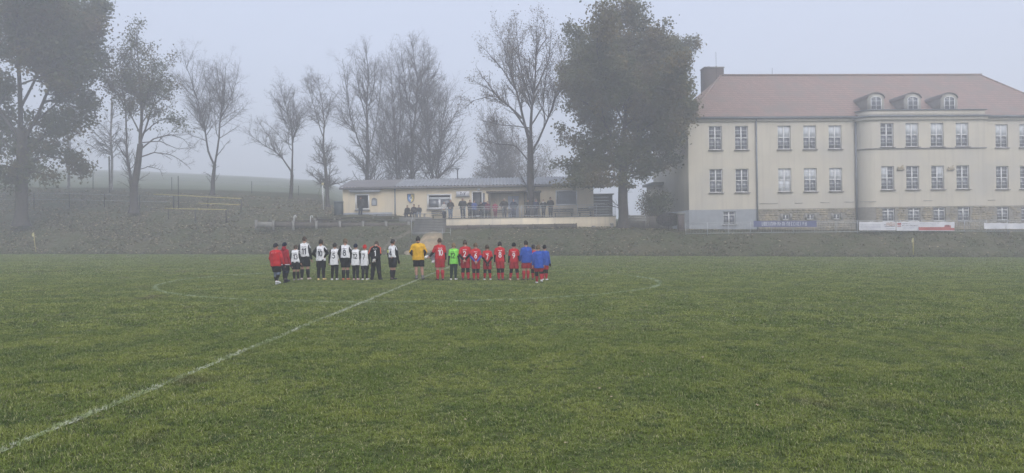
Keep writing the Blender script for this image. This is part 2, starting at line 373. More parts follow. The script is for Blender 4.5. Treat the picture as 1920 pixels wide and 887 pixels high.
# ------------------------------------------------------------------ painted lines: white-sprayed blades over a thin sheet
M_CHALK = mat('line_paint', (0.46, 0.48, 0.38), (0.22, 0.28, 0.12), 7, 0.9, world=True, lo=0.40, hi=0.62)
M_CHALK2 = mat('faded_line_paint', (0.36, 0.42, 0.28), (0.19, 0.25, 0.10), 5, 0.9, world=True, lo=0.40, hi=0.60)
def marking(name, label, C, width, dens, hgt, seed, m, near_w):
    """C (n,2) centre polyline on the pitch"""
    d = np.gradient(C, axis=0); d /= np.linalg.norm(d, axis=1, keepdims=True); nn = np.stack([-d[:, 1], d[:, 0]], 1)
    z = lambda p: -TR * p[:, 0]
    a, b_ = C + nn * width / 2, C - nn * width / 2
    V1 = np.concatenate([np.c_[a, z(a) + 0.012], np.c_[b_, z(b_) + 0.012]]); k = len(C); i = np.arange(k - 1)
    Q1 = np.stack([i, i + 1, i + 1 + k, i + k], 1)
    g = np.random.default_rng(seed); L_ = np.linalg.norm(np.diff(C, axis=0), axis=1); cnt = int(L_.sum() * width * dens)
    si = g.choice(k - 1, cnt, p=L_ / L_.sum()); t = g.random(cnt)[:, None]
    p = C[si] * (1 - t) + C[si + 1] * t + nn[si] * (np.clip(g.normal(0, 0.30, cnt), -0.7, 0.7) * width)[:, None]
    keepn = value_noise(p[:, 0], p[:, 1], 0.35, seed) + 0.5 * g.random(cnt) > 0.45; p = p[keepn]
    P = np.c_[p, z(p) + 0.0]; wd = np.interp(p[:, 1], [4, 14, 30, 60], [0.006, 0.011, 0.022, 0.03]) * near_w
    V2, Q2, T2, _ = blades(P, hgt, 1.0, 0.9, seed + 1)
    V2 = V2.reshape(-1, 5, 3); base = P[:, None, :]
    # scale sideways width per blade
    g2 = np.random.default_rng(seed + 1)
    s = V2[:, 1] - V2[:, 0]; f_ = wd[:, None]; mid = (V2[:, 0] + V2[:, 1]) / 2; m2 = (V2[:, 2] + V2[:, 3]) / 2
    V2[:, 0] = mid - s * f_ / 2; V2[:, 1] = mid + s * f_ / 2; V2[:, 2] = m2 + s * f_ * 0.4; V2[:, 3] = m2 - s * f_ * 0.4
    n1 = len(V1)
    o = link(name, mesh_np(name, np.concatenate([V1, V2.reshape(-1, 3)]), [np.concatenate([Q1, Q2 + n1]), T2 + n1]), m)
    return tag(o, label, 'pitch marking', kind='structure')
D_ = np.linspace(1.5, 61.5, 240)
marking('halfway_line', 'white halfway line running up the pitch', np.c_[(-4.15 + 0.0208 * (D_ - 5.79)) + 0.012 * np.sin(D_ * 1.7), D_], 0.085, 3700, 0.049, 21, M_CHALK, 1.0)
th = np.linspace(0, 2 * np.pi, 260)
marking('centre_circle', 'faint white centre circle on the pitch', np.c_[-3.64 + 9.15 * np.cos(th), 27.8 + 9.15 * np.sin(th)], 0.12, 2900, 0.049, 31, M_CHALK2, 1.0)

# ------------------------------------------------------------------ fallen leaves
M_LEAFLIT = mat('dry_leaves', (0.30, 0.21, 0.12), (0.11, 0.07, 0.045), 9, 0.8, world=True, c3=(0.42, 0.36, 0.22), s3=4)
def litter(P, size, seed, flat=0.5):
    g = np.random.default_rng(seed); n_ = len(P); sz = size * (0.6 + 0.8 * g.random(n_)); az = g.random(n_) * 6.283
    a = np.stack([np.cos(az), np.sin(az), (g.random(n_) - 0.5) * flat], 1) * sz[:, None]; b_ = np.stack([-np.sin(az), np.cos(az), (g.random(n_) - 0.5) * flat], 1) * sz[:, None] * 0.7
    V = np.stack([P - a, P - b_ * 0.9 + a * 0.1, P + a, P + b_ + a * 0.1], 1); V[:, 1, 2] += sz * 0.25; V[:, 3, 2] += sz * 0.2
    return V.reshape(-1, 3), np.arange(n_ * 4).reshape(-1, 4)
g = np.random.default_rng(5); P = []
for _ in range(2600):                       # on the pitch, thicker towards the bank and near the big linden
    D = g.uniform(6, 63) if g.random() < 0.10 else g.triangular(30, 62, 62.5); px = g.uniform(-100, 2020) if g.random() < 0.5 else g.normal(1150, 280)
    if D < edge_depth(px): X = (px - CX) / F * D; P.append((X, D, -TR * X + (0.045 if D < 64 else 0.02)))
for _ in range(26):
    D = g.uniform(5.4, 14); X = g.uniform(-.72, .72) * D; P.append((X, D, -TR * X + .04))
P.append((-3.0, 7.1, -TR * -3.0 + .04))
V1, Q1 = litter(np.array(P), np.interp(np.array(P)[:, 1], [6, 25, 60], [0.018, 0.035, 0.055]), 6)
tag(link('fallen_leaves', mesh_np('fallen_leaves', V1, Q1), M_LEAFLIT), 'dry fallen leaves scattered over the pitch', 'leaves', kind='stuff')
P = []
for _ in range(4200):                       # on the bank
    px = g.uniform(-100, 2020) if g.random() < 0.45 else (g.normal(1080, 160) if g.random() < 0.6 else g.normal(230, 170))
    D = edge_depth(px) + g.uniform(0.1, 7.5); X = (px - CX) / F * D; P.append((X, D, gz(X, D) + 0.05))
for _ in range(15000):                      # leaf litter under the maple and the bare trees on the left
    px = g.uniform(-120, 640); D = edge_depth(px) + g.uniform(0.2, 24); X = (px - CX) / F * D; P.append((X, D, gz(X, D) + 0.06))
V1, Q1 = litter(np.array(P), 0.10, 8, 0.9)
tag(link('bank_leaves', mesh_np('bank_leaves', V1, Q1), M_LEAFLIT), 'dry leaves lying on the grass bank', 'leaves', kind='stuff')
# tufts on the bank
M_TUFT = blade_mat('bank_blades', (0.085, 0.088, 0.036), (0.065, 0.08, 0.030), (0.12, 0.10, 0.052), (0.20, 0.155, 0.085))
P = []
for _ in range(15000):
    px = g.uniform(-150, 2070); D = edge_depth(px) + 0.1 + 8.5 * g.random() ** 1.2; X = (px - CX) / F * D
    if value_noise(np.array([X]), np.array([D]), 1.4, 17)[0] > 0.36: P.append((X, D, gz(X, D) - 0.03))
for _ in range(3500):                       # ragged foot of the bank
    px = g.uniform(-150, 2070); D = edge_depth(px) + g.normal(-.1, .35); X = (px - CX) / F * D; P.append((X, D, gz(X, D) - .03))
P = np.array(P); PP = np.repeat(P, 5, axis=0); PP[:, :2] += g.normal(0, 0.09, (len(PP), 2))
tag(link('bank_grass', blade_mesh('bank_grass', PP, 0.16, 0.035, 1.1, 19, M_TUFT)), 'rough tufted grass on the bank', 'grass', kind='stuff')
# ------------------------------------------------------------------ people: implicit surfaces meshed with surface nets
CORN = [(0, 0, 0), (1, 0, 0), (0, 1, 0), (1, 1, 0), (0, 0, 1), (1, 0, 1), (0, 1, 1), (1, 1, 1)]
EDG = [(0, 1), (2, 3), (4, 5), (6, 7), (0, 2), (1, 3), (4, 6), (5, 7), (0, 4), (1, 5), (2, 6), (3, 7)]
def surfnet(Fd, org, h):
    nx, ny, nz = Fd.shape
    sl = [Fd[c[0]:nx - 1 + c[0], c[1]:ny - 1 + c[1], c[2]:nz - 1 + c[2]] for c in CORN]
    S = np.zeros(sl[0].shape + (3,), np.float32); Cn = np.zeros(sl[0].shape, np.float32)
    for a, b in EDG:
        fa, fb = sl[a], sl[b]; mk = (fa < 0) != (fb < 0)
        t = np.where(mk, fa / np.where(mk, fa - fb, 1), 0)
        ca, cb = np.array(CORN[a], np.float32), np.array(CORN[b], np.float32)
        S += mk[..., None] * (ca + t[..., None] * (cb - ca)); Cn += mk
    act = Cn > 0; idx = np.full(act.shape, -1, np.int64); idx[act] = np.arange(act.sum())
    V = (np.argwhere(act) + S[act] / Cn[act][:, None]) * h + org
    Q = []
    for ax in range(3):
        s0 = [slice(None)] * 3; s1 = [slice(None)] * 3; s0[ax] = slice(0, -1); s1[ax] = slice(1, None)
        fa, fb = Fd[tuple(s0)], Fd[tuple(s1)]; mk = (fa < 0) != (fb < 0)
        e1, e2 = (ax + 1) % 3, (ax + 2) % 3
        ii = np.argwhere(mk); ok = (ii[:, e1] > 0) & (ii[:, e2] > 0) & (ii[:, e1] < Fd.shape[e1] - 1) & (ii[:, e2] < Fd.shape[e2] - 1); ii = ii[ok]
        def cell(d1, d2):
            j = ii.copy(); j[:, e1] += d1; j[:, e2] += d2; return idx[j[:, 0], j[:, 1], j[:, 2]]
        q = np.stack([cell(-1, -1), cell(0, -1), cell(0, 0), cell(-1, 0)], 1)
        neg = fa[ii[:, 0], ii[:, 1], ii[:, 2]] < 0
        q[~neg] = q[~neg][:, ::-1]; Q.append(q)
    return V, np.concatenate(Q)
def cone_f(X, a, ra, b, rb):
    a = np.asarray(a, np.float32); b = np.asarray(b, np.float32); d = b - a; L2 = float(d @ d) + 1e-9
    t = np.clip(((X - a) @ d) / L2, 0, 1); q = X - a - t[..., None] * d
    return np.sqrt((q * q).sum(-1)) - (ra + t * (rb - ra))
def ell_f(X, c, r):
    q = (X - np.asarray(c, np.float32)) / np.asarray(r, np.float32); k = np.sqrt((q * q).sum(-1)); return (k - 1) * min(r)
def prim_f(X, p): return ell_f(X, p[1], p[2]) if isinstance(p[0], str) else cone_f(X, *p)
def sdf(X, prims, k):
    f = prim_f(X, prims[0])
    for p in prims[1:]:
        g_ = prim_f(X, p); hh_ = np.clip(0.5 + 0.5 * (g_ - f) / k, 0, 1); f = g_ * (1 - hh_) + f * hh_ - k * hh_ * (1 - hh_)
    return f
def bounds(prims, pad):
    lo, hi = [], []
    for p in prims:
        if isinstance(p[0], str): c, r = np.array(p[1]), np.array(p[2]); lo.append(c - r); hi.append(c + r)
        else:
            r = max(p[1], p[3]); a, b = np.array(p[0]), np.array(p[2]); lo.append(np.minimum(a, b) - r); hi.append(np.maximum(a, b) + r)
    return np.min(lo, 0) - pad, np.max(hi, 0) + pad
def skin_mesh(name, prims, h, k=0.03, clip=None, wr=0.0, extra=None):
    lo, hi = bounds(prims, 3 * h)
    ax = [np.arange(lo[i], hi[i] + h, h, dtype=np.float32) for i in range(3)]
    X = np.stack(np.meshgrid(*ax, indexing='ij'), -1); f = sdf(X, prims, k)
    if wr: f = f + wr * np.sin(23 * X[..., 2] + 17 * X[..., 0] + 3 * np.sin(13 * X[..., 1])) * np.sin(31 * X[..., 0] - 11 * X[..., 2])
    if clip: f = np.maximum(f, clip(X))
    V, Q = surfnet(f, np.array([a[0] for a in ax]), h)
    Fs = [Q]
    if extra is not None: V2, Q2 = extra; Fs = [np.concatenate([Q, Q2 + len(V)])]; V = np.concatenate([V, V2])
    return mesh_np(name, V, Fs, True)

def arc(cx, cy, rx, ry, a0, a1, n_=14):
    return [(cx + rx * math.cos(R(a0 + (a1 - a0) * i / n_)), cy + ry * math.sin(R(a0 + (a1 - a0) * i / n_))) for i in range(n_ + 1)]
GLYPH = {
    '0': [arc(.3, .5, .27, .5, 90, 450, 26)], '1': [[(.12, .78), (.36, 1), (.36, 0)]],
    '2': [arc(.3, .72, .27, .28, 165, -30) + [(.05, 0), (.6, 0)]], '3': [arc(.27, .75, .26, .25, 150, -80) + arc(.27, .26, .3, .27, 85, -150)],
    '4': [[(.45, 0), (.45, 1), (.0, .3), (.64, .3)]], '5': [[(.54, 1), (.1, 1), (.08, .55)] + arc(.28, .32, .28, .32, 125, -150)],
    '6': [[(.5, 1), (.2, .75), (.05, .45)] + arc(.3, .29, .26, .29, 150, -210, 22)], '7': [[(.0, 1), (.6, 1), (.22, 0)]],
    '8': [arc(.3, .75, .23, .25, 90, 450, 22), arc(.3, .26, .28, .27, 90, 450, 22)], '9': [[(.12, 0), (.42, .25), (.56, .55)] + arc(.3, .71, .26, .29, -30, 330, 22)],
    ':': [[(.2, .25), (.2, .36)], [(.2, .66), (.2, .77)]], 'T': [[(.0, .97), (.6, .97)], [(.3, .97), (.3, 0)]], 'Y': [[(.0, 1), (.3, .5), (.6, 1)], [(.3, .5), (.3, 0)]],
}
def ribbons(strokes, wd, step=0.015):
    V, Q = [], []; n_ = 0
    for s in strokes:
        s = np.array(s, float); L_ = np.r_[0, np.cumsum(np.linalg.norm(np.diff(s, axis=0), axis=1))]
        m_ = max(2, int(L_[-1] / step) + 1); u = np.linspace(0, L_[-1], m_); p = np.c_[np.interp(u, L_, s[:, 0]), np.interp(u, L_, s[:, 1])]
        d = np.gradient(p, axis=0); d /= np.linalg.norm(d, axis=1, keepdims=True) + 1e-9; nn = np.c_[-d[:, 1], d[:, 0]] * wd / 2
        p[0] -= d[0] * wd * 0.3; p[-1] += d[-1] * wd * 0.3
        V += [p + nn, p - nn]; i = np.arange(m_ - 1); Q.append(np.stack([i, i + 1, i + 1 + m_, i + m_], 1) + n_); n_ += 2 * m_
    return np.concatenate(V), np.concatenate(Q)
def text_strokes(txt, h_, sx=0.75):
    out = []; x = 0.0
    for ch in txt:
        for s in GLYPH[ch]: out.append([((x + p[0] * sx) * h_, p[1] * h_) for p in s])
        x += (0.55 if ch in '1:' else 0.74) * sx
    w_ = (x - 0.12 * sx) * h_
    return [[(p[0] - w_ / 2, p[1]) for p in s] for s in out], w_

CL = {}
def cloth(c, rough=0.85):
    key = 'cloth_%02x%02x%02x' % tuple(int(v * 255) for v in c)
    return mat(key, c, tuple(v * 0.75 for v in c), 9, rough, bump=0.012, bscale=10, spec=0.08)
M_SKIN = mat('skin', (0.46, 0.27, 0.20), (0.40, 0.22, 0.16), 6, 0.55)
M_EYE = mat('eye', (0.02, 0.015, 0.012), None, 3, 0.3)
M_LIP = mat('lips', (0.33, 0.13, 0.11), None, 3, 0.5)
HAIR = {'brown': (0.075, 0.05, 0.032), 'dark': (0.022, 0.018, 0.016), 'blond': (0.27, 0.19, 0.10), 'grey': (0.32, 0.31, 0.30), 'fair': (0.17, 0.115, 0.065)}
BLACK, NAVY, WHITE, RED, DRED, BLUE, GREEN, YEL = (0.008, 0.008, 0.010), (0.012, 0.016, 0.04), (0.80, 0.81, 0.84), (0.52, 0.022, 0.03), (0.30, 0.015, 0.03), (0.035, 0.095, 0.42), (0.26, 0.78, 0.12), (0.74, 0.43, 0.03)
_EYE = None

def person(label, cat_group, loc, H, yaw=0.0, pose='hang', h=0.014, stance=0.055, stride=0.0, lean=0.0, bow=0.0, turn=0.0, tilt=0.0,
           shirt=WHITE, sleeve=BLACK, sleeve_len='long', under=None, hem=0.475, legs='shorts', leg_c=BLACK, legging=None, sock=BLACK, sock_top=0.255, shoe=BLACK,
           hair='brown', cap=None, glove=None, number=None, num_c=NAVY, seated=False, build=0.88, face=False, arms=None, extra=None, hood=None, shoulder_c=None, scarf=None, rise=0.0):
    gp = np.random.default_rng(int(abs(loc[0]) * 977 + H * 1e5)); sway = gp.normal(0, .014); ramp = gp.normal(0, .02); yaw = yaw + gp.normal(0, R(7)); turn = turn + gp.normal(0, R(9))
    root = empty('person', loc, yaw)
    tag(root, label, 'person', cat_group)
    hk = 1.0 + max(0, (1.75 - H)) * 0.32                    # children have larger heads
    seat_z = 0.45 / H if seated else None
    hz = (seat_z if seated else 0.515) * H
    dz = hz - 0.515 * H
    def U(x, y, z): return np.array([(x * (build if abs(z) > 0.5 else 1) + (sway if z > .4 else 0)) * H, y * H, z * H + dz + ramp * x * H * (z > .6)])
    def bend(p):                                             # lean the upper body about the hips
        p = p.copy(); a = lean; z = p[2] - hz; y = p[1]; p[1] = y * math.cos(a) + z * math.sin(a); p[2] = hz + z * math.cos(a) - y * math.sin(a); return p
    hips = [U(s * 0.052, 0, 0.515) for s in (-1, 1)]
    if seated:
        knees = [np.array([s * 0.075 * H, 0.26 * H, hz + 0.01]) for s in (-1, 1)]; ank = [np.array([s * 0.075 * H, 0.24 * H, 0.045 * H]) for s in (-1, 1)]
        lifts = [0, 0]
    else:
        lifts = [0.0, 0.06 if stride else 0.0]
        ank = [np.array([s * stance * H, sg * stride * H, 0.045 * H + lf * H]) for s, sg, lf in ((-1, 1, lifts[0]), (1, -1, lifts[1]))]
        knees = [(hips[i] * 0.47 + ank[i] * 0.53) + np.array([0, 0.012 * H + (0.05 * H if (stride and i == 1) else 0), 0]) for i in range(2)]
    tsd = [np.array([(-1, 1)[i] * 0.025 * H, 0.085 * H, -0.022 * H - (0.03 * H if lifts[i] else 0)]) for i in range(2)]
    toes = [ank[i] + tsd[i] for i in range(2)]; heels = [ank[i] + np.array([0, -0.022 * H, -0.02 * H]) for i in range(2)]
    shl = [bend(U(s * 0.104, 0, 0.782)) for s in (-1, 1)]
    A = {'hang': ((.138, -.012, .635), (.142, .03, .49)), 'back': ((.148, -.055, .635), (.030, -.105, .51)), 'hips': ((.205, -.05, .655), (.118, .0, .565)),
         'front': ((.140, .01, .635), (.040, .115, .555)), 'pocket': ((.158, -.03, .64), (.105, .055, .53)), 'fold': ((.135, .035, .64), (-.05, .105, .655)),
         'lap': ((.135, .03, .63), (.05, .15, .56)), 'lowback': ((.14, -.05, .635), (.02, -.10, .485))}
    el, wr = [], []
    for i, s in enumerate((-1, 1)):
        e, w_ = (arms[i] if arms and arms[i] else A[pose]); jt = gp.normal(0, .012, 3) if pose in ('hang', 'pocket', 'hips') else gp.normal(0, .004, 3); el.append(bend(U(s * e[0] + jt[0], e[1] + jt[1], e[2]))); wr.append(bend(U(s * w_[0] + jt[0] * 1.2, w_[1] + jt[1] * 2, w_[2] + jt[2])))
    neck = bend(U(0, 0, 0.835)); hc = bend(U(0, 0.012 + bow * 0.06, 0.925 - bow * 0.035)); hr = np.array([0.046, 0.056, 0.064]) * H * hk
    hc = hc - np.array([0, 0, (hk - 1) * 0.03 * H])
    # head direction: turn to the side
    ct, st_ = math.cos(turn), math.sin(turn)
    def hd(x, y, z): return hc + np.array([(x * ct + y * st_), (-x * st_ + y * ct), z - bow * 0.35 * y]) * H * hk
    B = []
    for i in range(2):
        mid = knees[i] * 0.68 + ank[i] * 0.32 + np.array([0, -0.010 * H, 0])
        B += [(hips[i], .056 * H, knees[i], .036 * H), (knees[i], .034 * H, mid, .035 * H), (mid, .035 * H, ank[i], .021 * H), (ank[i], .021 * H, toes[i], .016 * H), (ank[i], .02 * H, heels[i], .018 * H)]
        B += [(shl[i], .034 * H, el[i], .025 * H), (el[i], .025 * H, wr[i], .0165 * H)]
        hdv = wr[i] - el[i]; hdv = hdv / np.linalg.norm(hdv); palm = wr[i] + hdv * 0.045 * H
        B += [(wr[i], .0165 * H, palm, .021 * H)]
    B += [(bend(U(-.04, .004, .73)), .058 * H, bend(U(.04, .004, .73)), .058 * H), (bend(U(0, .004, .73)), .068 * H, bend(U(0, 0, .55)), .066 * H), (bend(U(-.05, 0, .535)), .062 * H, bend(U(.05, 0, .535)), .062 * H),
          (shl[0], .028 * H, neck - np.array([0,-.004*H,.045*H]), .026 * H), (shl[1], .028 * H, neck - np.array([0,-.004*H,.045*H]), .026 * H), (neck, .034 * H, hc, .031 * H)]
    B += [('e', hc, hr), (hd(0, .014, -.03), .030 * H * hk, hd(0, .026, -.046), .020 * H * hk), (hd(0, .055, -.003), .006 * H * hk, hd(0, .066, -.014), .009 * H * hk)]
    for s in (-1, 1): B.append((hd(s * .045, -.004, .006), .010 * H * hk, hd(s * .048, -.006, -.014), .009 * H * hk))
    # fingers: four unequal bent chains and a thumb leaving the side of the palm
    FV, FQ = [], []; nf = 0
    for i, s in enumerate((-1, 1)):
        hdv = wr[i] - el[i]; hdv /= np.linalg.norm(hdv); palm = wr[i] + hdv * 0.05 * H
        side = np.cross(hdv, np.array([0, 0, 1.0])) if abs(hdv[2]) < 0.8 else np.array([0, 1.0, 0]); side /= np.linalg.norm(side)
        nrm = np.cross(side, hdv) * (-s)
        for j, (off, ln) in enumerate(((-.018, .040), (-.006, .046), (.006, .044), (.017, .034))):
            a = palm + side * off * H; b = a + hdv * ln * 0.55 * H + nrm * 0.006 * H; c = b + hdv * ln * 0.40 * H + nrm * 0.022 * H
            v, q = tubes(np.array([[a - hdv * 0.012 * H, a, b, c]]), np.array([[.0058, .0058, .0052, .0036]]) * H, 6, cap=True); FV.append(v); FQ.append(q + nf); nf += len(v)
        a = wr[i] + hdv * 0.018 * H + side * 0.016 * H; b = a + side * 0.014 * H + hdv * 0.018 * H; c = b + hdv * 0.022 * H + nrm * 0.008 * H
        v, q = tubes(np.array([[a - side * 0.01 * H, a, b, c]]), np.array([[.007, .0068, .006, .004]]) * H, 6, cap=True); FV.append(v); FQ.append(q + nf); nf += len(v)
    body = link('body', skin_mesh('body', B, h, 0.022, extra=(np.concatenate(FV), np.concatenate(FQ))), M_SKIN, root)
    def part(name, prims, c, k=0.03, clip=None, wr=0.0, hs=1.0, m=None): return link(name, skin_mesh(name, prims, h * hs, k, clip, wr), m or cloth(c), root)
    hemz = hem * H + dz
    T = [(bend(U(-.050, 0, .745)), .068 * H * build, bend(U(-.056, -.004, hem - .01)), .074 * H * build), (bend(U(.050, 0, .745)), .068 * H * build, bend(U(.056, -.004, hem - .01)), .074 * H * build),
         (bend(U(0, .0, .73)), .088 * H * build, bend(U(0, -.002, hem - .01)), .082 * H * build), (shl[0] * 0.97 + neck * 0.03, .040 * H, bend(U(-.02, 0, .818)), .034 * H), (shl[1] * 0.97 + neck * 0.03, .040 * H, bend(U(.02, 0, .818)), .034 * H)]
    if seated: hemz = hz - 0.03 * H
    topz = bend(U(0, 0, .845))[2]
    sclip = lambda X: np.maximum(hemz - X[..., 2] + 0.006 * np.sin(24 * X[..., 0]), X[..., 2] - topz)
    sh = part('shirt', T, shirt, 0.04, sclip, wr=0.006)
    # sleeves: upper colour to the elbow or wrist, under-sleeve below
    for i in range(2):
        s0 = shl[i] * 0.99 + neck * 0.01
        if sleeve_len == 'long': SL = [(s0, .041 * H, el[i], .034 * H), (el[i], .033 * H, wr[i], .025 * H)]
        else:
            mid = s0 * 0.22 + el[i] * 0.78; SL = [(s0, .042 * H, mid, .041 * H)]
        part('sleeve', SL, shoulder_c or sleeve, 0.02, None, wr=0.008)
        if under is not None:
            mid = shl[i] * 0.5 + el[i] * 0.5; part('undershirt_sleeve', [(mid, .034 * H, el[i], .0315 * H), (el[i], .031 * H, wr[i], .023 * H)], under, 0.02, None, wr=0.004)
        if glove is not None:
            hdv = wr[i] - el[i]; hdv /= np.linalg.norm(hdv)
            part('glove', [(wr[i], .023 * H, wr[i] + hdv * 0.05 * H, .028 * H), (wr[i] + hdv * 0.05 * H, .027 * H, wr[i] + hdv * 0.09 * H, .017 * H)], glove, 0.02)
    # legs
    wz = min(bend(U(0, 0, .56))[2], hemz + .035 * H)
    pel = [(U(-.05, -.008, .52), .070 * H * build, U(.05, -.008, .52), .070 * H * build)]
    if legs == 'shorts':
        fr = 0.80; hem2 = [hips[i] * (1 - fr) + knees[i] * fr for i in range(2)]
        part('shorts', pel + [(hips[i] + np.array([0, -.004 * H, 0]), .068 * H, hem2[i], .064 * H) for i in range(2)], leg_c, 0.025,
             lambda X: np.maximum(min(hem2[0][2], hem2[1][2]) - 0.01 * H - X[..., 2], X[..., 2] - wz), wr=0.009)
    elif legs == 'trousers':
        part('trousers', pel + sum([[(hips[i], .068 * H, knees[i], .054 * H), (knees[i], .053 * H, ank[i] + np.array([0, -.006 * H, .0]), .042 * H)] for i in range(2)], []), leg_c, 0.022, None if seated else (lambda X: X[..., 2] - wz), wr=0.008)
    if legging is not None:
        for i in range(2):
            mid = knees[i] * .68 + ank[i] * .32 + np.array([0, -0.010 * H, 0])
            part('legging', [(hips[i], .060 * H, knees[i], .043 * H), (knees[i], .042 * H, mid, .041 * H), (mid, .041 * H, ank[i], .027 * H)], legging, 0.02, None, wr=0.002)
    if sock is not None and legs == 'shorts':
        for i in range(2):
            tt = 0.16; a = knees[i] * (1 - tt) + ank[i] * tt; mid = knees[i] * 0.62 + ank[i] * 0.38 + np.array([0, -0.010 * H, 0])
            if sock_top < 0.2: a = knees[i] * 0.3 + ank[i] * 0.7; mid = knees[i] * 0.2 + ank[i] * 0.8
            rr = 0.041 if sock_top > 0.2 else 0.030
            part('sock', [(a, rr * H, mid, (rr + .002) * H), (mid, (rr + .002) * H, ank[i], .027 * H)], sock, 0.015)
    for i in range(2):
        part('shoe', [(heels[i] + np.array([0, 0, -.004 * H]), .0255 * H, toes[i] + np.array([0, .012 * H, 0.001 * H]), .022 * H), (ank[i] - np.array([0, 0, .012 * H]), .028 * H, toes[i] * .5 + ank[i] * .5 - np.array([0, 0, .006 * H]), .025 * H)], shoe, 0.015,
             (lambda X: 0.002 - X[..., 2]) if not lifts[i] else None, m=mat('shoe_%02x%02x%02x' % tuple(int(v * 255) for v in shoe), shoe, None, 8, 0.5))
    # hair or cap
    def hloc(X):
        q = (X - hc) / (H * hk); return q[..., 0] * ct - q[..., 1] * st_, q[..., 0] * st_ + q[..., 1] * ct, q[..., 2]
    if cap is not None:
        def cc(X): x, y, z = hloc(X); return (-(z + 0.012 - 0.30 * y)) * H * hk
        part('beanie', [('e', hc + np.array([0, -.002 * H, .004 * H]), hr * np.array([1.14, 1.12, 1.12]))], cap, 0.02, cc, wr=0.003)
    if hair is not None and not (cap is not None):
        def hcip(X): x, y, z = hloc(X); return np.minimum(-(z - 0.030 - 0.35 * np.maximum(y, -0.02)), y + 0.012 + 0.4 * (z + .03)) * 0 + np.maximum(-(z + 0.036 + 0.25 * np.minimum(y + .02, 0)) , (y - 0.026 - 0.55 * (z))) * H * hk
        link('hair', skin_mesh('hair', [('e', hc + np.array([0, -.004 * H, .006 * H]), hr * np.array([1.10, 1.08, 1.07]))], h * 0.8, 0.02, hcip, wr=0.006), mat('hair_' + hair, HAIR[hair], tuple(v * 0.55 for v in HAIR[hair]), 20, 0.6, bump=0.01, bscale=30), root)
    if hood is not None:
        part('hood', [(hd(0, -.03, -.05), .05 * H, hd(0, -.05, -.075), .045 * H)], hood, 0.02, wr=0.005)
    if scarf is not None:
        part('scarf', [(neck + np.array([-.03 * H, .03 * H, .0]), .030 * H, neck + np.array([.03 * H, .03 * H, 0]), .030 * H), (neck + np.array([.0, .05 * H, -.005 * H]), .028 * H, neck + np.array([.01 * H, .075 * H, -.09 * H]), .024 * H)], scarf, 0.02)
    if face:
        global _EYE
        for s in (-1, 1):
            p = hd(s * .019, .0525, .004); b = skin_mesh('eye', [('e', p, np.array([.006, .004, .005]) * H)], 0.004, 0.01); link('eye', b, M_EYE, root)
        p0, p1 = hd(-.013, .049, -.031), hd(.013, .049, -.031); link('mouth', skin_mesh('mouth', [(p0, .004 * H, p1, .004 * H)], 0.004, 0.01), M_LIP, root)
    if number:
        def onto(x, z, off=0.005):
            X = np.zeros((len(x), 90, 3), np.float32); ys = np.linspace(-0.34 * H - 0.1, 0.02, 90); X[:, :, 0] = x[:, None]; X[:, :, 2] = z[:, None]; X[:, :, 1] = ys
            f = sdf(X, T, 0.04) + 0.006 * np.sin(23 * X[..., 2] + 17 * X[..., 0] + 3 * np.sin(13 * X[..., 1])) * np.sin(31 * X[..., 0] - 11 * X[..., 2])
            i = np.argmax(f < 0, axis=1); i = np.maximum(i, 1); r_ = np.arange(len(x)); f1, f0 = f[r_, i], f[r_, i - 1]
            y = ys[i] - (ys[1] - ys[0]) * (f1 / (f1 - f0 + 1e-9)); return np.c_[x, y - off, z]
        nh = 0.130 * H; st, _w = text_strokes(number, nh); zc = bend(U(0, -.08, .655))[2] - nh / 2
        V2, Q2 = ribbons(st, nh * 0.155, 0.012); me = mesh_np('shirt_number', onto(V2[:, 0], V2[:, 1] + zc), [Q2]); link('shirt_number', me, cloth(num_c, 0.6), root)
        # small line of lettering over the number, too small to read
        g_ = np.random.default_rng(int(H * 1e4)); xs = np.linspace(-.042 * H, .042 * H, 9); zz = zc + nh * 1.22
        st = []
        for x_ in xs:
            hh2 = 0.016 * H; st.append([(x_, zz), (x_, zz + hh2)])
            if g_.random() < 0.6: st.append([(x_, zz + hh2 * g_.choice([0, 1])), (x_ + .006 * H, zz + hh2 * g_.choice([0, 1]))])
        V2, Q2 = ribbons(st, .0042 * H, 0.01); link('shirt_lettering', mesh_np('shirt_lettering', onto(V2[:, 0], V2[:, 1]), [Q2]), cloth(num_c, 0.6), root)
    if extra: extra(root, dict(H=H, U=U, bend=bend, wr=wr, el=el, shl=shl, neck=neck, part=part, onto=(onto if number else None), T=T, hd=hd, hem=hemz, knees=knees, hips=hips))
    return root

def at_pitch(px, py):
    p = pitchpt(px, py); p.z = -TR * p.x + 0.004; return p, CH * F / (py - HY)
def player(label, px, fy, hy, **kw):
    p, D = at_pitch(px, fy); H = (fy - hy) * D / F
    return person(label, 'players lined up on the pitch', p, H, **kw)
GREY = (0.20, 0.21, 0.23)
def armband(root, d):
    e, s = d['el'][0], d['shl'][0]; a = s * .5 + e * .5; b = s * .35 + e * .65; d['part']('armband', [(a, .046 * d['H'], b, .045 * d['H'])], (0.75, 0.8, 0.2), 0.01)
def stripe_shoulder(c):
    def f(root, d):
        s, e, nk, H_ = d['shl'][1], d['el'][1], d['neck'], d['H']
        p = np.array([nk * .55 + s * .45, s, s * .6 + e * .4]); p[:, 2] += np.array([.036, .032, .012]) * H_; p[:, 1] -= .022 * H_; p[:, 0] += np.array([0, .012, .034]) * H_
        d['part']('shoulder_stripe', [(p[0], .010 * H_, p[1], .011 * H_), (p[1], .011 * H_, p[2], .010 * H_)], c, 0.01)
    return f
def both(*fs):
    def f(root, d):
        for q in fs: q(root, d)
    return f
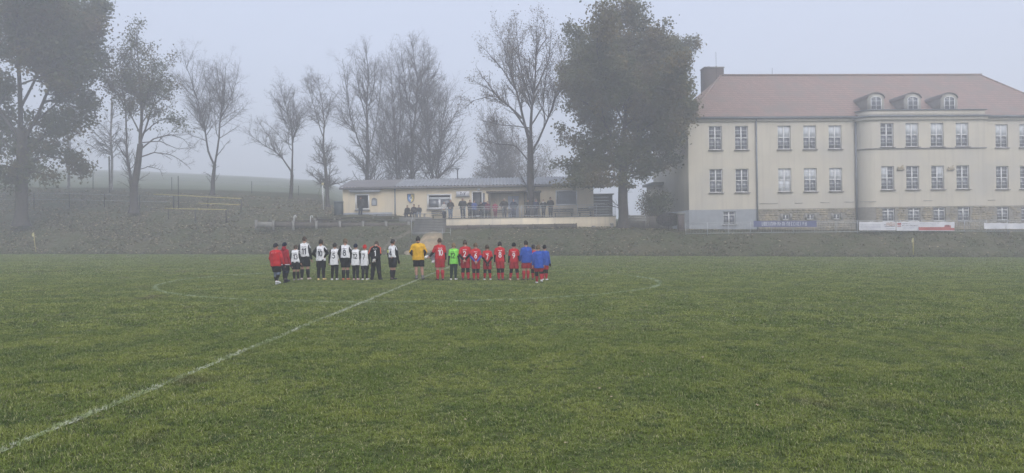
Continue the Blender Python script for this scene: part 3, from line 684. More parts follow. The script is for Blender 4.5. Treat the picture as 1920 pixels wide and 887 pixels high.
def back_stripe(root, d):
    H_ = d['H']; p = [d['bend'](d['U'](x, -.082, .765)) for x in (-.06, 0, .06)]
    d['part']('reflective_stripe', [(p[0], .0075 * H_, p[1], .0085 * H_), (p[1], .0085 * H_, p[2], .0075 * H_)], WHITE, 0.01)
def hem_trim(c):
    def f(root, d):
        H_ = d['H']; z = d['hem'] + .012 * H_
        d['part']('hem_trim', [(np.array([-.058 * H_, -.004 * H_, z]), .0765 * H_, np.array([.058 * H_, -.004 * H_, z]), .0765 * H_)], c, 0.01, lambda X: np.abs(X[..., 2] - z) - .010 * H_)
    return f
ws = stripe_shoulder(WHITE)
# white team
player('child in a bright red jacket, dark beanie and white shoes walking up', 519, 534.5, 456, yaw=R(-18), shirt=RED, sleeve=RED, hem=.45, legs='shorts', legging=(.12, .15, .20), sock=BLACK, shoe=(.75, .76, .78), cap=(.03, .03, .035), hair=None, glove=BLACK, stride=.075, extra=back_stripe, build=1.1)
player('child in a dark red hooded jacket and navy beanie beside the bright red jacket', 535, 531, 454.5, yaw=R(-22), shirt=DRED, sleeve=(.36, .02, .035), hem=.44, legs='shorts', legging=NAVY, sock=BLACK, shoe=NAVY, cap=(.012, .016, .035), hair=None, glove=BLACK, stride=.05, hood=DRED, extra=hem_trim(WHITE))
player('white shirted player with number 13 half hidden behind number 11', 555.5, 526, 458, hem=.49, yaw=R(-10), number='13', sock=BLACK, shoe=(.30, .28, .26), hair='brown', bow=.6, turn=R(20), extra=ws)
player('tall white shirted player with number 11, black shorts and white ankle socks', 572, 525, 443, hem=.53, number='11', stance=.075, sock=BLACK, shoe=(.62, .50, .46), hair='brown', turn=R(35), extra=ws)
player('white shirted player with number 10, hands on hips, yellow shoes', 602, 525.5, 449, number='10', pose='hips', legging=BLACK, sock=None, shoe=(.70, .52, .22), hair='dark', extra=ws, stance=.065)
player('short white shirted player with number 5 in black leggings', 627, 525.5, 455.5, number='5', legs='none', legging=BLACK, hem=.41, shoe=(.72, .73, .74), hair='dark', stance=.06)
player('white shirted player with number 8, fair hair and orange shoes', 648, 525.5, 447, hem=.53, number='8', sock=BLACK, shoe=(.55, .16, .07), hair='fair', stance=.05, extra=ws, pose='pocket')
player('white shirted player with number 12 in a navy beanie', 667, 525.5, 457, number='12', legs='none', legging=BLACK, hem=.41, shoe=(.68, .45, .45), hair=None, cap=(.012, .018, .05), extra=ws, stance=.05)
player('small white shirted player with number 7 in a red beanie', 684, 525.5, 459, number='7', legs='shorts', legging=BLACK, sock=None, hem=.41, shoe=(.72, .73, .70), hair=None, cap=(.55, .03, .03), stance=.058)
ORG = (.75, .16, .10)
def keeper_trim(root, d):
    H_ = d['H']
    for i in range(2):
        s, e, nk = d['shl'][i], d['el'][i], d['neck']; sg = (-1, 1)[i]; off = np.array([sg * .030, -.026, .012]) * H_
        d['part']('orange_trim', [(nk * .4 + s * .6 + np.array([0, -.02, .028]) * H_, .012 * H_, s + off, .015 * H_), (s + off, .015 * H_, e + off * .8, .012 * H_)], ORG, 0.01)
player('goalkeeper in black with orange shoulder trim and white number 1, gloved hands behind back', 705, 525.5, 449, number='1', num_c=WHITE, shirt=BLACK, sleeve=BLACK, pose='back', legs='trousers', leg_c=BLACK, shoe=BLACK, hair='brown', bow=1.0, lean=.10, stance=.10, glove=(.45, .45, .42), hem=.5, extra=keeper_trim)
player('white shirted captain with number 4 and a yellow armband, turned aside', 736, 525, 448.5, yaw=R(-32), number='4', sock=BLACK, shoe=BLACK, hair='dark', stance=.022, extra=both(ws, armband), hem=.555, glove=BLACK)
# referee
def ref_trim(root, d):
    H_ = d['H']
    for i in range(2):
        s, e, w_ = d['shl'][i], d['el'][i], d['wr'][i]; sg = (-1, 1)[i]; off = np.array([-sg * .010, -.022, -.012]) * H_
        d['part']('sleeve_panel', [(s * .3 + e * .7 + off, .026 * H_, e + off, .028 * H_), (e + off * .7, .027 * H_, w_ + off * .4, .020 * H_)], BLACK, 0.01)
    d['part']('collar', [(d['neck'] + np.array([0, 0, -.012 * H_]), .037 * H_, d['neck'] + np.array([0, 0, .006 * H_]), .036 * H_)], BLACK, 0.01)
player('referee in a yellow shirt and black shorts standing on the halfway line', 787, 525, 443, shirt=YEL, sleeve=YEL, pose='pocket', hem=.455, sock=(.22, .22, .22), sock_top=.1, shoe=(.05, .05, .055), hair='dark', turn=R(-25), extra=ref_trim, stance=.07, build=1.12)
# red team
nw = dict(num_c=WHITE, shirt=RED, sleeve=RED, sleeve_len='short', leg_c=(.40, .02, .03), sock=(.45, .025, .035))
player('red shirted player with number 10 holding out a grey cloth bundle', 825.5, 526, 446, number='10', under=BLACK, shoe=(.06, .02, .02), hair='brown', turn=R(-35), yaw=R(8), hem=.49, stance=.06, arms=(((.19, .02, .655), (.27, .03, .555)), None), **nw)
player('goalkeeper in a light green shirt with number 12', 850, 525.5, 455, number='12', num_c=(.02, .05, .02), shirt=GREEN, sleeve=GREEN, sleeve_len='short', under=(.02, .03, .025), legs='none', legging=(.02, .035, .03), hem=.43, shoe=(.72, .72, .72), hair='blond', turn=R(-20), stance=.06, glove=(.03, .05, .03))
player('red shirted player with number 2, hands clasped behind back', 873, 526, 450, number='2', under=BLACK, legging=BLACK, pose='back', shoe=(.08, .03, .03), hair='brown', stance=.07, **nw)
player('red shirted player with number 6 and blue undersleeves', 892.5, 526, 455, number='6', under=(.06, .09, .38), legging=BLACK, pose='back', shoe=(.08, .03, .03), hair='fair', stance=.055, **nw)
player('red shirted player with number 7, black gloves behind back, white shoes', 914, 525.5, 459, number='7', under=BLACK, legging=BLACK, pose='lowback', glove=BLACK, shoe=(.72, .72, .72), hair='brown', stance=.08, **nw)
player('red shirted player with number 8, arms hanging, bowed head', 939, 526, 452, number='8', under=BLACK, legging=BLACK, shoe=(.06, .025, .03), hair='dark', turn=R(-20), bow=.5, stance=.05, **nw)
player('red shirted player with number 9 in a black beanie, legs apart', 964, 525.5, 455, number='9', under=BLACK, legging=BLACK, shoe=(.66, .42, .40), hair=None, cap=BLACK, stance=.10, **nw)
bj = dict(shirt=BLUE, sleeve=BLUE, leg_c=(.36, .02, .03), sock=(.45, .025, .035))
player('bareheaded child in a blue jacket standing straight beside number 9', 986, 526, 451, hem=.44, shoe=(.06, .03, .03), hair='dark', stance=.055, build=.95, **bj)
player('dark haired red shirted player half hidden behind the blue jackets', 1002.5, 525, 459, number='1', under=BLACK, legging=BLACK, shoe=(.05, .03, .03), hair='dark', stance=.05, **nw)
player('fair haired child in a long blue jacket walking in front of the other blue jackets', 1011, 532, 459, hem=.40, legging=BLACK, shoe=(.70, .70, .72), hair='fair', yaw=R(20), stride=.08, build=.97, lean=.08, **bj)
player('child in a blue jacket and black beanie at the far end of the red line', 1021.5, 526, 459.5, hem=.42, legging=BLACK, shoe=(.70, .70, .72), hair=None, cap=BLACK, glove=BLACK, yaw=R(-12), stance=.045, **bj)
# grey bundle between referee and number 10
p, D = at_pitch(808, 525.5); s_ = D / F
b = empty('cloth_bundle', (p.x, p.y, p.z)); tag(b, 'grey cloth with two white ends held out by the red number 10', 'cloth')
hp = lambda px, py, dy=0.0: np.array([(px - 808) * s_, dy, (525.5 - py) * s_])
link('cloth', skin_mesh('cloth', [(hp(814, 478.5), .030, hp(806, 481), .035), (hp(814, 479), .045, hp(815, 490), .06), (hp(806, 481), .03, hp(800, 483, -.02), .03), (hp(808, 484), .035, hp(814, 491), .03)], 0.014, 0.03, None, 0.016), cloth((.33, .32, .36)), b)
for q in ((799.5, 482.5), (813, 491.5)):
    link('white_end', skin_mesh('white_end', [('e', hp(*q, -.05), np.array([.062, .055, .055])), (hp(*q, -.05), .04, hp(q[0] + 2.5, q[1] - 2, -.04), .035)], 0.014, 0.02, None, 0.008), cloth((.78, .78, .78)), b)
# ------------------------------------------------------------------ local frames on buildings
class Frame:
    def __init__(s, O, rz):
        s.O = Vector(O); s.rz = rz; c, q = math.cos(rz), math.sin(rz); s.ex = Vector((c, q, 0)); s.ey = Vector((-q, c, 0))
    def hit(s, px, py, yoff=0.0):
        """photo pixel -> local (x, z) on the vertical plane y = yoff"""
        a, b = (px - CX) / F, (py - HY) / F; d = Vector((a * cr - b * sr, 1, -a * sr - b * cr)); C = Vector((0, 0, CH))
        t = (yoff - (C - s.O).dot(s.ey)) / d.dot(s.ey); p = C + d * t - s.O; return p.dot(s.ex), p.z
    def world(s, x, y, z): return s.O + s.ex * x + s.ey * y + Vector((0, 0, z))
def wall_open(x0, x1, z0, z1, ops, depth=0.2, y=0.0):
    """front sheet with rectangular openings (xa, xb, za, zb) and their reveals, facing -y"""
    xs = sorted({x0, x1} | {v for o in ops for v in o[:2]}); zs = sorted({z0, z1} | {v for o in ops for v in o[2:4]})
    b = MB()
    for i in range(len(xs) - 1):
        for j in range(len(zs) - 1):
            cx_, cz_ = (xs[i] + xs[i + 1]) / 2, (zs[j] + zs[j + 1]) / 2
            if any(o[0] < cx_ < o[1] and o[2] < cz_ < o[3] for o in ops): continue
            b.add([[xs[i], y, zs[j]], [xs[i + 1], y, zs[j]], [xs[i + 1], y, zs[j + 1]], [xs[i], y, zs[j + 1]]], [[0, 1, 2, 3]])
    for o in ops:
        a, c, e, f = o[:4]; Y = y + depth
        for p, q in (((a, e), (a, f)), ((a, f), (c, f)), ((c, f), (c, e)), ((c, e), (a, e))):
            b.add([[p[0], y, p[1]], [q[0], y, q[1]], [q[0], Y, q[1]], [p[0], Y, p[1]]], [[0, 1, 2, 3]])
    return b
M_CREAM = mat('school_render', (0.58, 0.54, 0.45), (0.53, 0.495, 0.415), 0.5, 0.9, bump=0.004, bscale=25, c3=(0.50, 0.475, 0.42), s3=0.22, streak=(0.44, 0.41, 0.355))
M_CREAM2 = mat('clubhouse_render', (0.68, 0.585, 0.42), (0.62, 0.53, 0.38), 0.7, 0.9, bump=0.004, bscale=25, c3=(0.63, 0.56, 0.43), s3=0.35, streak=(0.50, 0.45, 0.36))
M_WFRAME = mat('white_frame', (0.74, 0.75, 0.76), (0.66, 0.67, 0.68), 3, 0.5)
M_GLASS = mat('window_glass', (0.15, 0.16, 0.19), (0.10, 0.11, 0.13), 0.35, 0.12, spec=0.7)
M_BLIND = mat('white_blind', (0.60, 0.63, 0.66), (0.53, 0.56, 0.60), 1.5, 0.7)
M_SILL = mat('stone_sill', (0.27, 0.26, 0.25), None, 4, 0.8)
M_ZINC = mat('zinc', (0.21, 0.23, 0.26), (0.16, 0.175, 0.20), 2, 0.5, metal=0.3)
M_BRICKP = mat('painted_brick', (0.33, 0.355, 0.385), (0.28, 0.30, 0.33), 2.0, 0.85, bump=0.01, bscale=9)
M_STONE = mat('rubble_stone', (0.30, 0.265, 0.20), (0.19, 0.175, 0.145), 1.6, 0.9, bump=0.02, bscale=7, c3=(0.36, 0.31, 0.22), s3=1.1)
M_MORTAR = mat('mortar', (0.27, 0.255, 0.225), None, 5, 0.95)
M_CONC = mat('concrete', (0.29, 0.28, 0.26), (0.20, 0.195, 0.185), 3, 0.9, bump=0.006)
M_WOOD = mat('weathered_wood', (0.135, 0.115, 0.095), (0.075, 0.065, 0.055), 5, 0.85, bump=0.005)
M_DARKM = mat('dark_metal', (0.04, 0.042, 0.045), None, 4, 0.6)
M_GALV = mat('galvanised_steel', (0.46, 0.48, 0.50), (0.36, 0.38, 0.40), 4, 0.45, metal=0.4)
M_YEL = mat('yellow_paint', (0.46, 0.40, 0.15), (0.36, 0.32, 0.14), 5, 0.6)
M_DARKIN = mat('dark_interior', (0.035, 0.035, 0.04), None, 3, 0.9)
def roof_mat(name, ca, cb, cc, rows, axis_z=True):
    m = bpy.data.materials.new(name); m.use_nodes = True; n = m.node_tree.nodes; L = m.node_tree.links; b = n['Principled BSDF']; b.inputs['Roughness'].default_value = 0.85
    tc = n.new('ShaderNodeTexCoord'); mp = n.new('ShaderNodeMapping'); L.new(tc.outputs['Object'], mp.inputs[0])
    br = n.new('ShaderNodeTexBrick'); br.inputs['Scale'].default_value = 1.0; br.inputs['Brick Width'].default_value = 0.24; br.inputs['Row Height'].default_value = rows; br.inputs['Mortar Size'].default_value = 0.022
    br.inputs['Color1'].default_value = (*ca, 1); br.inputs['Color2'].default_value = (*cb, 1); br.inputs['Mortar'].default_value = (*[v * 0.45 for v in ca], 1)
    sp = n.new('ShaderNodeSeparateXYZ'); cb_ = n.new('ShaderNodeCombineXYZ'); ad = n.new('ShaderNodeMath'); ad.operation = 'ADD'
    L.new(mp.outputs[0], sp.inputs[0]); L.new(sp.outputs[0], ad.inputs[0]); L.new(sp.outputs[1], ad.inputs[1])
    L.new(ad.outputs[0], cb_.inputs[0]); L.new(sp.outputs[2], cb_.inputs[1]); L.new(cb_.outputs[0], br.inputs['Vector'])
    nz = n.new('ShaderNodeTexNoise'); nz.inputs['Scale'].default_value = 0.6; nz.inputs['Detail'].default_value = 6; L.new(tc.outputs['Object'], nz.inputs['Vector'])
    mr = n.new('ShaderNodeMapRange'); mr.inputs[1].default_value = 0.45; mr.inputs[2].default_value = 0.7; L.new(nz.outputs[0], mr.inputs[0])
    mx = n.new('ShaderNodeMix'); mx.data_type = 'RGBA'; L.new(mr.outputs[0], mx.inputs[0]); L.new(br.outputs[0], mx.inputs[6]); mx.inputs[7].default_value = (*cc, 1)
    L.new(mx.outputs[2], b.inputs['Base Color'])
    bp = n.new('ShaderNodeBump'); bp.inputs['Distance'].default_value = 0.03; bp.inputs['Strength'].default_value = 0.8; bp.invert = True; L.new(br.outputs['Fac'], bp.inputs['Height']); L.new(bp.outputs[0], b.inputs['Normal'])
    return m
M_TILE = roof_mat('clay_tiles', (0.37, 0.255, 0.215), (0.29, 0.20, 0.17), (0.23, 0.19, 0.165), 0.26)
M_BRICK = roof_mat('chimney_brick', (0.15, 0.115, 0.105), (0.125, 0.10, 0.095), (0.12, 0.10, 0.095), 0.085)

# ------------------------------------------------------------------ the school
BZ = 1.5
p0 = W(1293, 431, 68.0)
FS = Frame((p0.x, p0.y, BZ), R(3.5))
school = empty('school_building', FS.O, FS.rz)
tag(school, 'long cream school with red hipped roof, dormers and stone plinth', 'school')
SL, SDP = 38.5, 13.0                                # length, depth
zpl = FS.hit(1500, 391)[1]; zev = FS.hit(1450, 222.5)[1]
xr0, xr1 = FS.hit(1605, 300)[0], FS.hit(1848, 300, -1.2)[0]; PR = 1.2
xpipe = FS.hit(1418, 300)[0]
zu0, zu1 = FS.hit(1340, 281)[1], FS.hit(1340, 236.5)[1]; zl0, zl1 = FS.hit(1340, 361)[1], FS.hit(1340, 317)[1]
WW = 1.27
cx_left = [FS.hit(x, 300)[0] for x in (1342, 1391, 1471, 1519, 1566.5)]
cx_ris = [FS.hit(x, 300, -PR)[0] for x in (1664, 1711, 1758, 1805)]
cx_right = [FS.hit(x, 300)[0] for x in (1879, 1924)]; dxr = cx_right[1] - cx_right[0]; cx_right.append(cx_right[1] + dxr * 2)
def ops_for(cxs): return [(c - WW / 2, c + WW / 2, z0, z1) for c in cxs for z0, z1 in ((zu0, zu1), (zl0, zl1))]
def frame_mesh(w_, h_, rows_up, rows_lo, tr, name='window', t=0.07):
    b = MB(); d = 0.07
    b.box(0, t, 0, d, 0, h_).box(w_ - t, w_, 0, d, 0, h_).box(t, w_ - t, 0, d, 0, t).box(t, w_ - t, 0, d, h_ - t, h_)
    b.box(w_ / 2 - 0.055, w_ / 2 + 0.055, -0.006, d - 0.006, t, h_ - t)
    zt = h_ * tr
    if tr < 0.98:
        b.box(t, w_ / 2 - 0.055, -0.01, d - 0.01, zt - 0.05, zt + 0.05).box(w_ / 2 + 0.055, w_ - t, -0.01, d - 0.01, zt - 0.05, zt + 0.05)
    for (za, zb, n_) in ((t, zt - 0.05, rows_lo), (zt + 0.05, h_ - t, rows_up)):
        for k in range(1, n_):
            z = za + (zb - za) * k / n_
            b.box(t, w_ / 2 - 0.055, 0.012, d - 0.02, z - 0.016, z + 0.016).box(w_ / 2 + 0.055, w_ - t, 0.012, d - 0.02, z - 0.016, z + 0.016)
    me = mesh_np(name, np.concatenate(b.V), [np.concatenate(b.q)]); me.materials.append(M_WFRAME); return me
def put_window(parent, me, x, y, z, w_, h_, tr, blinds=(), sill=True, t=0.07, sw=0.1):
    o = link('window', me, None, parent); o.location = (x, y, z); zt = h_ * tr
    for i, (xa, xb) in enumerate(((t, w_ / 2 - 0.055), (w_ / 2 + 0.055, w_ - t))):
        for j, (za, zb) in enumerate(((t, zt - 0.05), (zt + 0.05, h_ - t))):
            if zb - za < 0.05: continue
            has_blind = (i, j) in blinds  # this pane gets a white blind
            boxpart('pane', M_GLASS, o, xa, xb, 0.045, 0.055, za, zb)
            if has_blind: boxpart('blind', M_BLIND, o, xa, xb, 0.036, 0.042, za, zb)
    if sill: boxpart('sill', M_SILL, o, -sw, w_ + sw, -0.30, -0.04, -0.09, -0.01)
    return o
UB = ((0, 1), (1, 1)); ALLB = ((0, 0), (1, 0), (0, 1), (1, 1))
WM = frame_mesh(WW, zu1 - zu0, 3, 3, 0.5)
WM2 = frame_mesh(WW, zl1 - zl0, 3, 3, 0.5)
WMB = frame_mesh(WW, zu1 - zu0, 1, 3, 0.5)
def row(cxs, y, up_b, lo_b):
    for c, ub, lb in zip(cxs, up_b, lo_b):
        put_window(school, WMB if ub else WM, c - WW / 2, y + 0.13, zu0, WW, zu1 - zu0, 0.5, ub)
        put_window(school, WM2, c - WW / 2, y + 0.13, zl0, WW, zl1 - zl0, 0.5, lb)
row(cx_left, 0, [(), (), UB, UB, UB], [(), (), ALLB, UB, UB])
row(cx_ris, -PR, [(), UB, UB, UB], [((0, 1),), (), ((1, 1),), ()])
row(cx_right, 0, [UB, UB, UB], [(), (), UB])
wall_open(0, xr0, zpl, zev, ops_for(cx_left)).build('front_wall', M_CREAM, school)
wall_open(xr0 + PR, xr1, zpl, zev, ops_for(cx_ris), y=-PR).build('projecting_bay_wall', M_CREAM, school)
wall_open(xr1, SL, zpl, zev, ops_for(cx_right)).build('front_wall', M_CREAM, school)
b = MB(); th_ = np.linspace(np.pi, 1.5 * np.pi, 13)         # rounded corner of the bay
ring = np.c_[xr0 + PR + PR * np.cos(th_), PR * np.sin(th_)]
def ringwall(b, ring, z0, z1):
    k = len(ring); V = np.concatenate([np.c_[ring, np.full(k, z0)], np.c_[ring, np.full(k, z1)]]); i = np.arange(k - 1); b.add(V, np.stack([i, i + 1, i + 1 + k, i + k], 1)); return b
ringwall(b, ring, zpl, zev).build('rounded_corner', M_CREAM, school, True)
b = MB(); ringwall(b, ring, -1.2, zpl - 0.001).build('rounded_corner_plinth', M_MORTAR, school, True)
b = MB().box(0, 0.3, 0.001, SDP, zpl - 0.01, zev).box(SL - 0.3, SL, 0.001, SDP, 0, zev).box(0.3, SL - 0.3, SDP - 0.3, SDP, -1, zev).box(xr1 - 0.25, xr1, -PR + 0.001, -0.002, -1, zev)
b.build('side_wall', M_CREAM, school)
boxpart('side_plinth', M_BRICKP, school, -0.04, 0.3, 0.0, SDP, -1.5, zpl - 0.012)
boxpart('interior', M_DARKIN, school, 0.32, SL - 0.32, 0.45, 0.55, -1, zev - 0.1)
boxpart('interior', M_DARKIN, school, xr0 + PR, xr1 - 0.3, -0.72, -0.62, -1, zev - 0.1)
# plinth: painted brick on the near corner, rubble stone elsewhere
zb0, zb1 = FS.hit(1666, 416, -PR)[1], FS.hit(1666, 390.5, -PR)[1]
zs0, zs1 = FS.hit(1520, 411)[1], FS.hit(1520, 402)[1]
bw = 1.2
op1 = [(FS.hit(1355.5, 400)[0], FS.hit(1378.5, 400)[0], FS.hit(1366, 421)[1], FS.hit(1366, 396.5)[1])]
wall_open(-0.04, xpipe, -1.2, zpl, op1, y=-0.04).build('painted_plinth', M_BRICKP, school)
o1 = op1[0]; put_window(school, frame_mesh(o1[1] - o1[0], o1[3] - o1[2], 1, 1, 0.72), o1[0], 0.08, o1[2], o1[1] - o1[0], o1[3] - o1[2], 0.72)
sm_c = [FS.hit(x, 406)[0] for x in (1473.5, 1519.5, 1569)]; sw_ = 0.66
op2 = [(c - sw_ / 2, c + sw_ / 2, zs0, zs1) for c in sm_c]
op3 = [(FS.hit(x, 400, -PR)[0] - bw / 2, FS.hit(x, 400, -PR)[0] + bw / 2, zb0, zb1) for x in (1666, 1714, 1761.5, 1807)]
op4 = [(FS.hit(x, 400)[0] - bw / 2, FS.hit(x, 400)[0] + bw / 2, zb0, zb1) for x in (1880.5, 1926)]
for xa, xb, ops, y in ((xpipe, xr0, op2, -0.02), (xr0 + PR, xr1, op3, -PR - 0.02), (xr1, SL, op4, -0.02)):
    wall_open(xa, xb, -1.2, zpl, ops, y=y).build('stone_plinth', M_MORTAR, school)
sm_me = frame_mesh(sw_, zs1 - zs0, 1, 1, 0.99, t=0.05)
for o in op2:
    put_window(school, sm_me, o[0], 0.06, o[2], sw_, zs1 - zs0, 0.99, sill=False, t=0.05)
    for k in (0, 1):
        xa = o[0] - 0.24 if k == 0 else o[1] + 0.02
        boxpart('window_surround', M_CONC, school, xa, xa + 0.22, -0.075, -0.021, o[2] - 0.06, o[3] + 0.1)
    boxpart('window_surround', M_CONC, school, o[0] - 0.02, o[1] + 0.02, -0.085, -0.022, o[2] - 0.14, o[2] - 0.02)
b_me = frame_mesh(bw, zb1 - zb0, 1, 3, 0.78)
for o, y in [(o, -PR) for o in op3] + [(o, 0) for o in op4]: put_window(school, b_me, o[0], y + 0.1, o[2], bw, zb1 - zb0, 0.78, sw=0.03)
# rubble stones, set proud of the mortar
gs = np.random.default_rng(12); b = MB()
def stones(xa, xb, za, zb, ops, y):
    z = za
    while z < zb - 0.04:
        hgt = min(gs.uniform(0.13, 0.26), zb - z); x = xa
        while x < xb - 0.05:
            w_ = min(gs.uniform(0.22, 0.62), xb - x); dz_ = gs.normal(0, 0.012)
            if not any(x < o[1] + 0.02 and x + w_ > o[0] - 0.02 and z < o[3] + 0.02 and z + hgt > o[2] - 0.02 for o in ops):
                pr = gs.uniform(0.01, 0.05); e = 0.018; j = gs.normal(0, 0.012, (4, 2))
                q = [(x + e, z + e), (x + w_ - e, z + e), (x + w_ - e, z + hgt - e), (x + e, z + hgt - e)]; q = [(a + j[i, 0], c + j[i, 1]) for i, (a, c) in enumerate(q)]
                V = [[a, y, c] for a, c in q] + [[a * 0.9 + (x + w_ / 2) * 0.1, y - pr, c * 0.9 + (z + hgt / 2) * 0.1] for a, c in q]
                b.add(V, [[4, 5, 6, 7], [0, 1, 5, 4], [1, 2, 6, 5], [2, 3, 7, 6], [3, 0, 4, 7]])
            x += w_
        z += hgt
stones(xpipe + 0.1, xr0, 0.1, zpl - 0.03, [(o[0] - 0.25, o[1] + 0.25, o[2] - 0.15, o[3] + 0.1) for o in op2], -0.02)
stones(xr0 + PR, xr1, 0.1, zpl - 0.03, op3, -PR - 0.02); stones(xr1 + 0.02, SL, 0.1, zpl - 0.03, op4, -0.02)
st = b.build('rubble_stones', M_STONE, school); st['kind'] = 'stuff'
# cornices, gutter, belt, parapet
def band(name, m, z0, z1, out, parts='lbr'):
    if 'l' in parts: boxpart(name, m, school, -0.05, xr0 - 0.001, -out, 0.1, z0, z1)
    if 'r' in parts: boxpart(name, m, school, xr1 + 0.002, SL + 0.1, -out, 0.1, z0, z1)
    if 'b' in parts:
        b = MB(); ro, ri = PR + out, PR - 0.05
        ringo = np.c_[xr0 + PR + ro * np.cos(th_), ro * np.sin(th_)]; ro_pts = np.concatenate([ringo, [[xr1 + out, -PR - out]]]); ri_pts = np.concatenate([np.c_[xr0 + PR + ri * np.cos(th_), ri * np.sin(th_)], [[xr1 + out, -PR + 0.05]]])
        k = len(ro_pts); V = np.concatenate([np.c_[ro_pts, np.full(k, z0)], np.c_[ro_pts, np.full(k, z1)], np.c_[ri_pts, np.full(k, z0)], np.c_[ri_pts, np.full(k, z1)]]); i = np.arange(k - 1)
        b.add(V, np.concatenate([np.stack([i, i + 1, i + 1 + k, i + k], 1), np.stack([i + k, i + 1 + k, i + 1 + 3 * k, i + 3 * k], 1), np.stack([i + 2 * k, i + 1 + 2 * k, i + 1, i], 1), [[k - 1, 3 * k - 1, 4 * k - 1, 2 * k - 1]]]))
        b.build(name, m, school)
zc = zev - 0.28
band('cornice', M_CREAM, zc, zc + 0.24, 0.16, 'lr'); band('gutter', M_ZINC, zev - 0.02, zev + 0.14, 0.40, 'lr')
zrb = FS.hit(1720, 225, -PR)[1]
band('cornice', M_CREAM, zrb, zrb + 0.3, 0.18, 'b'); band('gutter', M_ZINC, zrb + 0.302, zrb + 0.42, 0.34, 'b')
zpt = FS.hit(1720, 206.5, -PR)[1]; band('parapet', M_CREAM, zrb + 0.422, zpt, 0.02, 'b'); band('parapet_cap', M_ZINC, zpt + 0.002, zpt + 0.07, 0.16, 'b')
zbc = FS.hit(1720, 278, -PR)[1]; band('belt_course', M_SILL, zbc - 0.06, zbc + 0.05, 0.09, 'b')
for x, y, za, zb in ((xpipe, -0.13, -0.6, zev), (xr0 - 0.08, -0.16, -0.6, zev)): MB().tube([[x, y, za], [x, y, zb]], 0.075, 8).build('drainpipe', M_ZINC, school, True)
MB().tube([[xr1 + 0.15, -0.1, zpl - 0.2], [xr1 + 0.15, -0.1, zpl + 0.95]], 0.045, 8).build('drainpipe', M_ZINC, school, True)
for pa, pb, py, yo in ((1424, 1458, 382, 0), (1490, 1505, 381, 0), (1538, 1555, 380, 0), (1583, 1601, 379, 0), (1612, 1643, 378.5, -PR), (1731, 1748, 376.5, -PR), (1852, 1866, 375.5, 0)):
    xa, z = FS.hit(pa, py, yo); xb, _ = FS.hit(pb, py, yo); boxpart('iron_strap', M_SILL, school, xa, xb, yo - 0.03, yo - 0.002, z - 0.025, z + 0.025)
for px in (1688, 1782):
    x, z = FS.hit(px, 315.5, -PR); y = -PR - 0.08
    me = skin_mesh('stone_relief', [(np.array([x - .28, y, z - .15]), .09, np.array([x + .28, y, z - .12]), .09), (np.array([x - .18, y, z]), .10, np.array([x + .2, y, z + .02]), .12), (np.array([x + .05, y, z + .05]), .09, np.array([x + .22, y, z + .26]), .06), (np.array([x - .1, y, z + .0]), .08, np.array([x - .25, y, z + .1]), .05)], 0.035, 0.05, None, 0.02)
    link('stone_relief', me, M_STONE, school)
# roof: hipped with a flatter kick at the eaves
zr0 = zev + 0.15; OH = 0.42
xa, zrg = FS.hit(1352, 141.5, SDP / 2); xb, _ = FS.hit(1838, 141.5, SDP / 2)
def roofring(f_, z): return [(-OH + (xa + OH) * f_, -OH + (SDP / 2 + OH) * f_, z), (SL + OH - (SL + OH - xb) * f_, -OH + (SDP / 2 + OH) * f_, z), (SL + OH - (SL + OH - xb) * f_, SDP + OH - (SDP / 2 + OH) * f_, z), (-OH + (xa + OH) * f_, SDP + OH - (SDP / 2 + OH) * f_, z)]
b = MB(); r0, r1, r2 = roofring(0, zr0), roofring(0.16, zr0 + (zrg - zr0) * 0.115), roofring(1, zrg)
V = r0 + r1 + r2; Q = []
for k in range(2):
    for i in range(4): Q.append([k * 4 + i, k * 4 + (i + 1) % 4, k * 4 + 4 + (i + 1) % 4, k * 4 + 4 + i])
b.add(V, Q); roof = b.build('roof', M_TILE, school)
MB().bar((xa - 0.1, SDP / 2, zrg + 0.03), (xb + 0.1, SDP / 2, zrg + 0.03), 0.26, 0.16).build('ridge_tiles', M_TILE, roof)
for q in (0, 1):
    a_, c_ = Vector(r1[q]), Vector(r2[q]); MB().bar(a_, c_, 0.22, 0.14).build('ridge_tiles', M_TILE, roof)
x0_, z0_ = FS.hit(1322, 165, 7.6); x1_, z1_ = FS.hit(1357, 127.5, 7.6)
ch = MB().box(x0_, x1_, 7.6, 9.0, z0_ - 3.5, z1_).build('chimney', M_BRICK, roof)
b = MB().box(x0_ - 0.06, x1_ + 0.06, 7.54, 9.06, z1_ + 0.003, z1_ + 0.13)
for k in range(5): xx = x0_ + 0.2 + k * (x1_ - x0_ - 0.4) / 4; b.box(xx - 0.09, xx + 0.09, 8.1, 8.4, z1_ + 0.13, z1_ + 0.24 + 0.06 * (k % 2))
b.build('chimney_cap', M_SILL, roof)
for px in (1343, 1448): x, z = FS.hit(px, 142, 7.0); MB().tube([[x, 7.0, zrg - 0.2], [x, 7.0, zrg + (2.6 if px < 1400 else 0.9)]], 0.018, 6).build('lightning_rod', M_DARKM, roof)
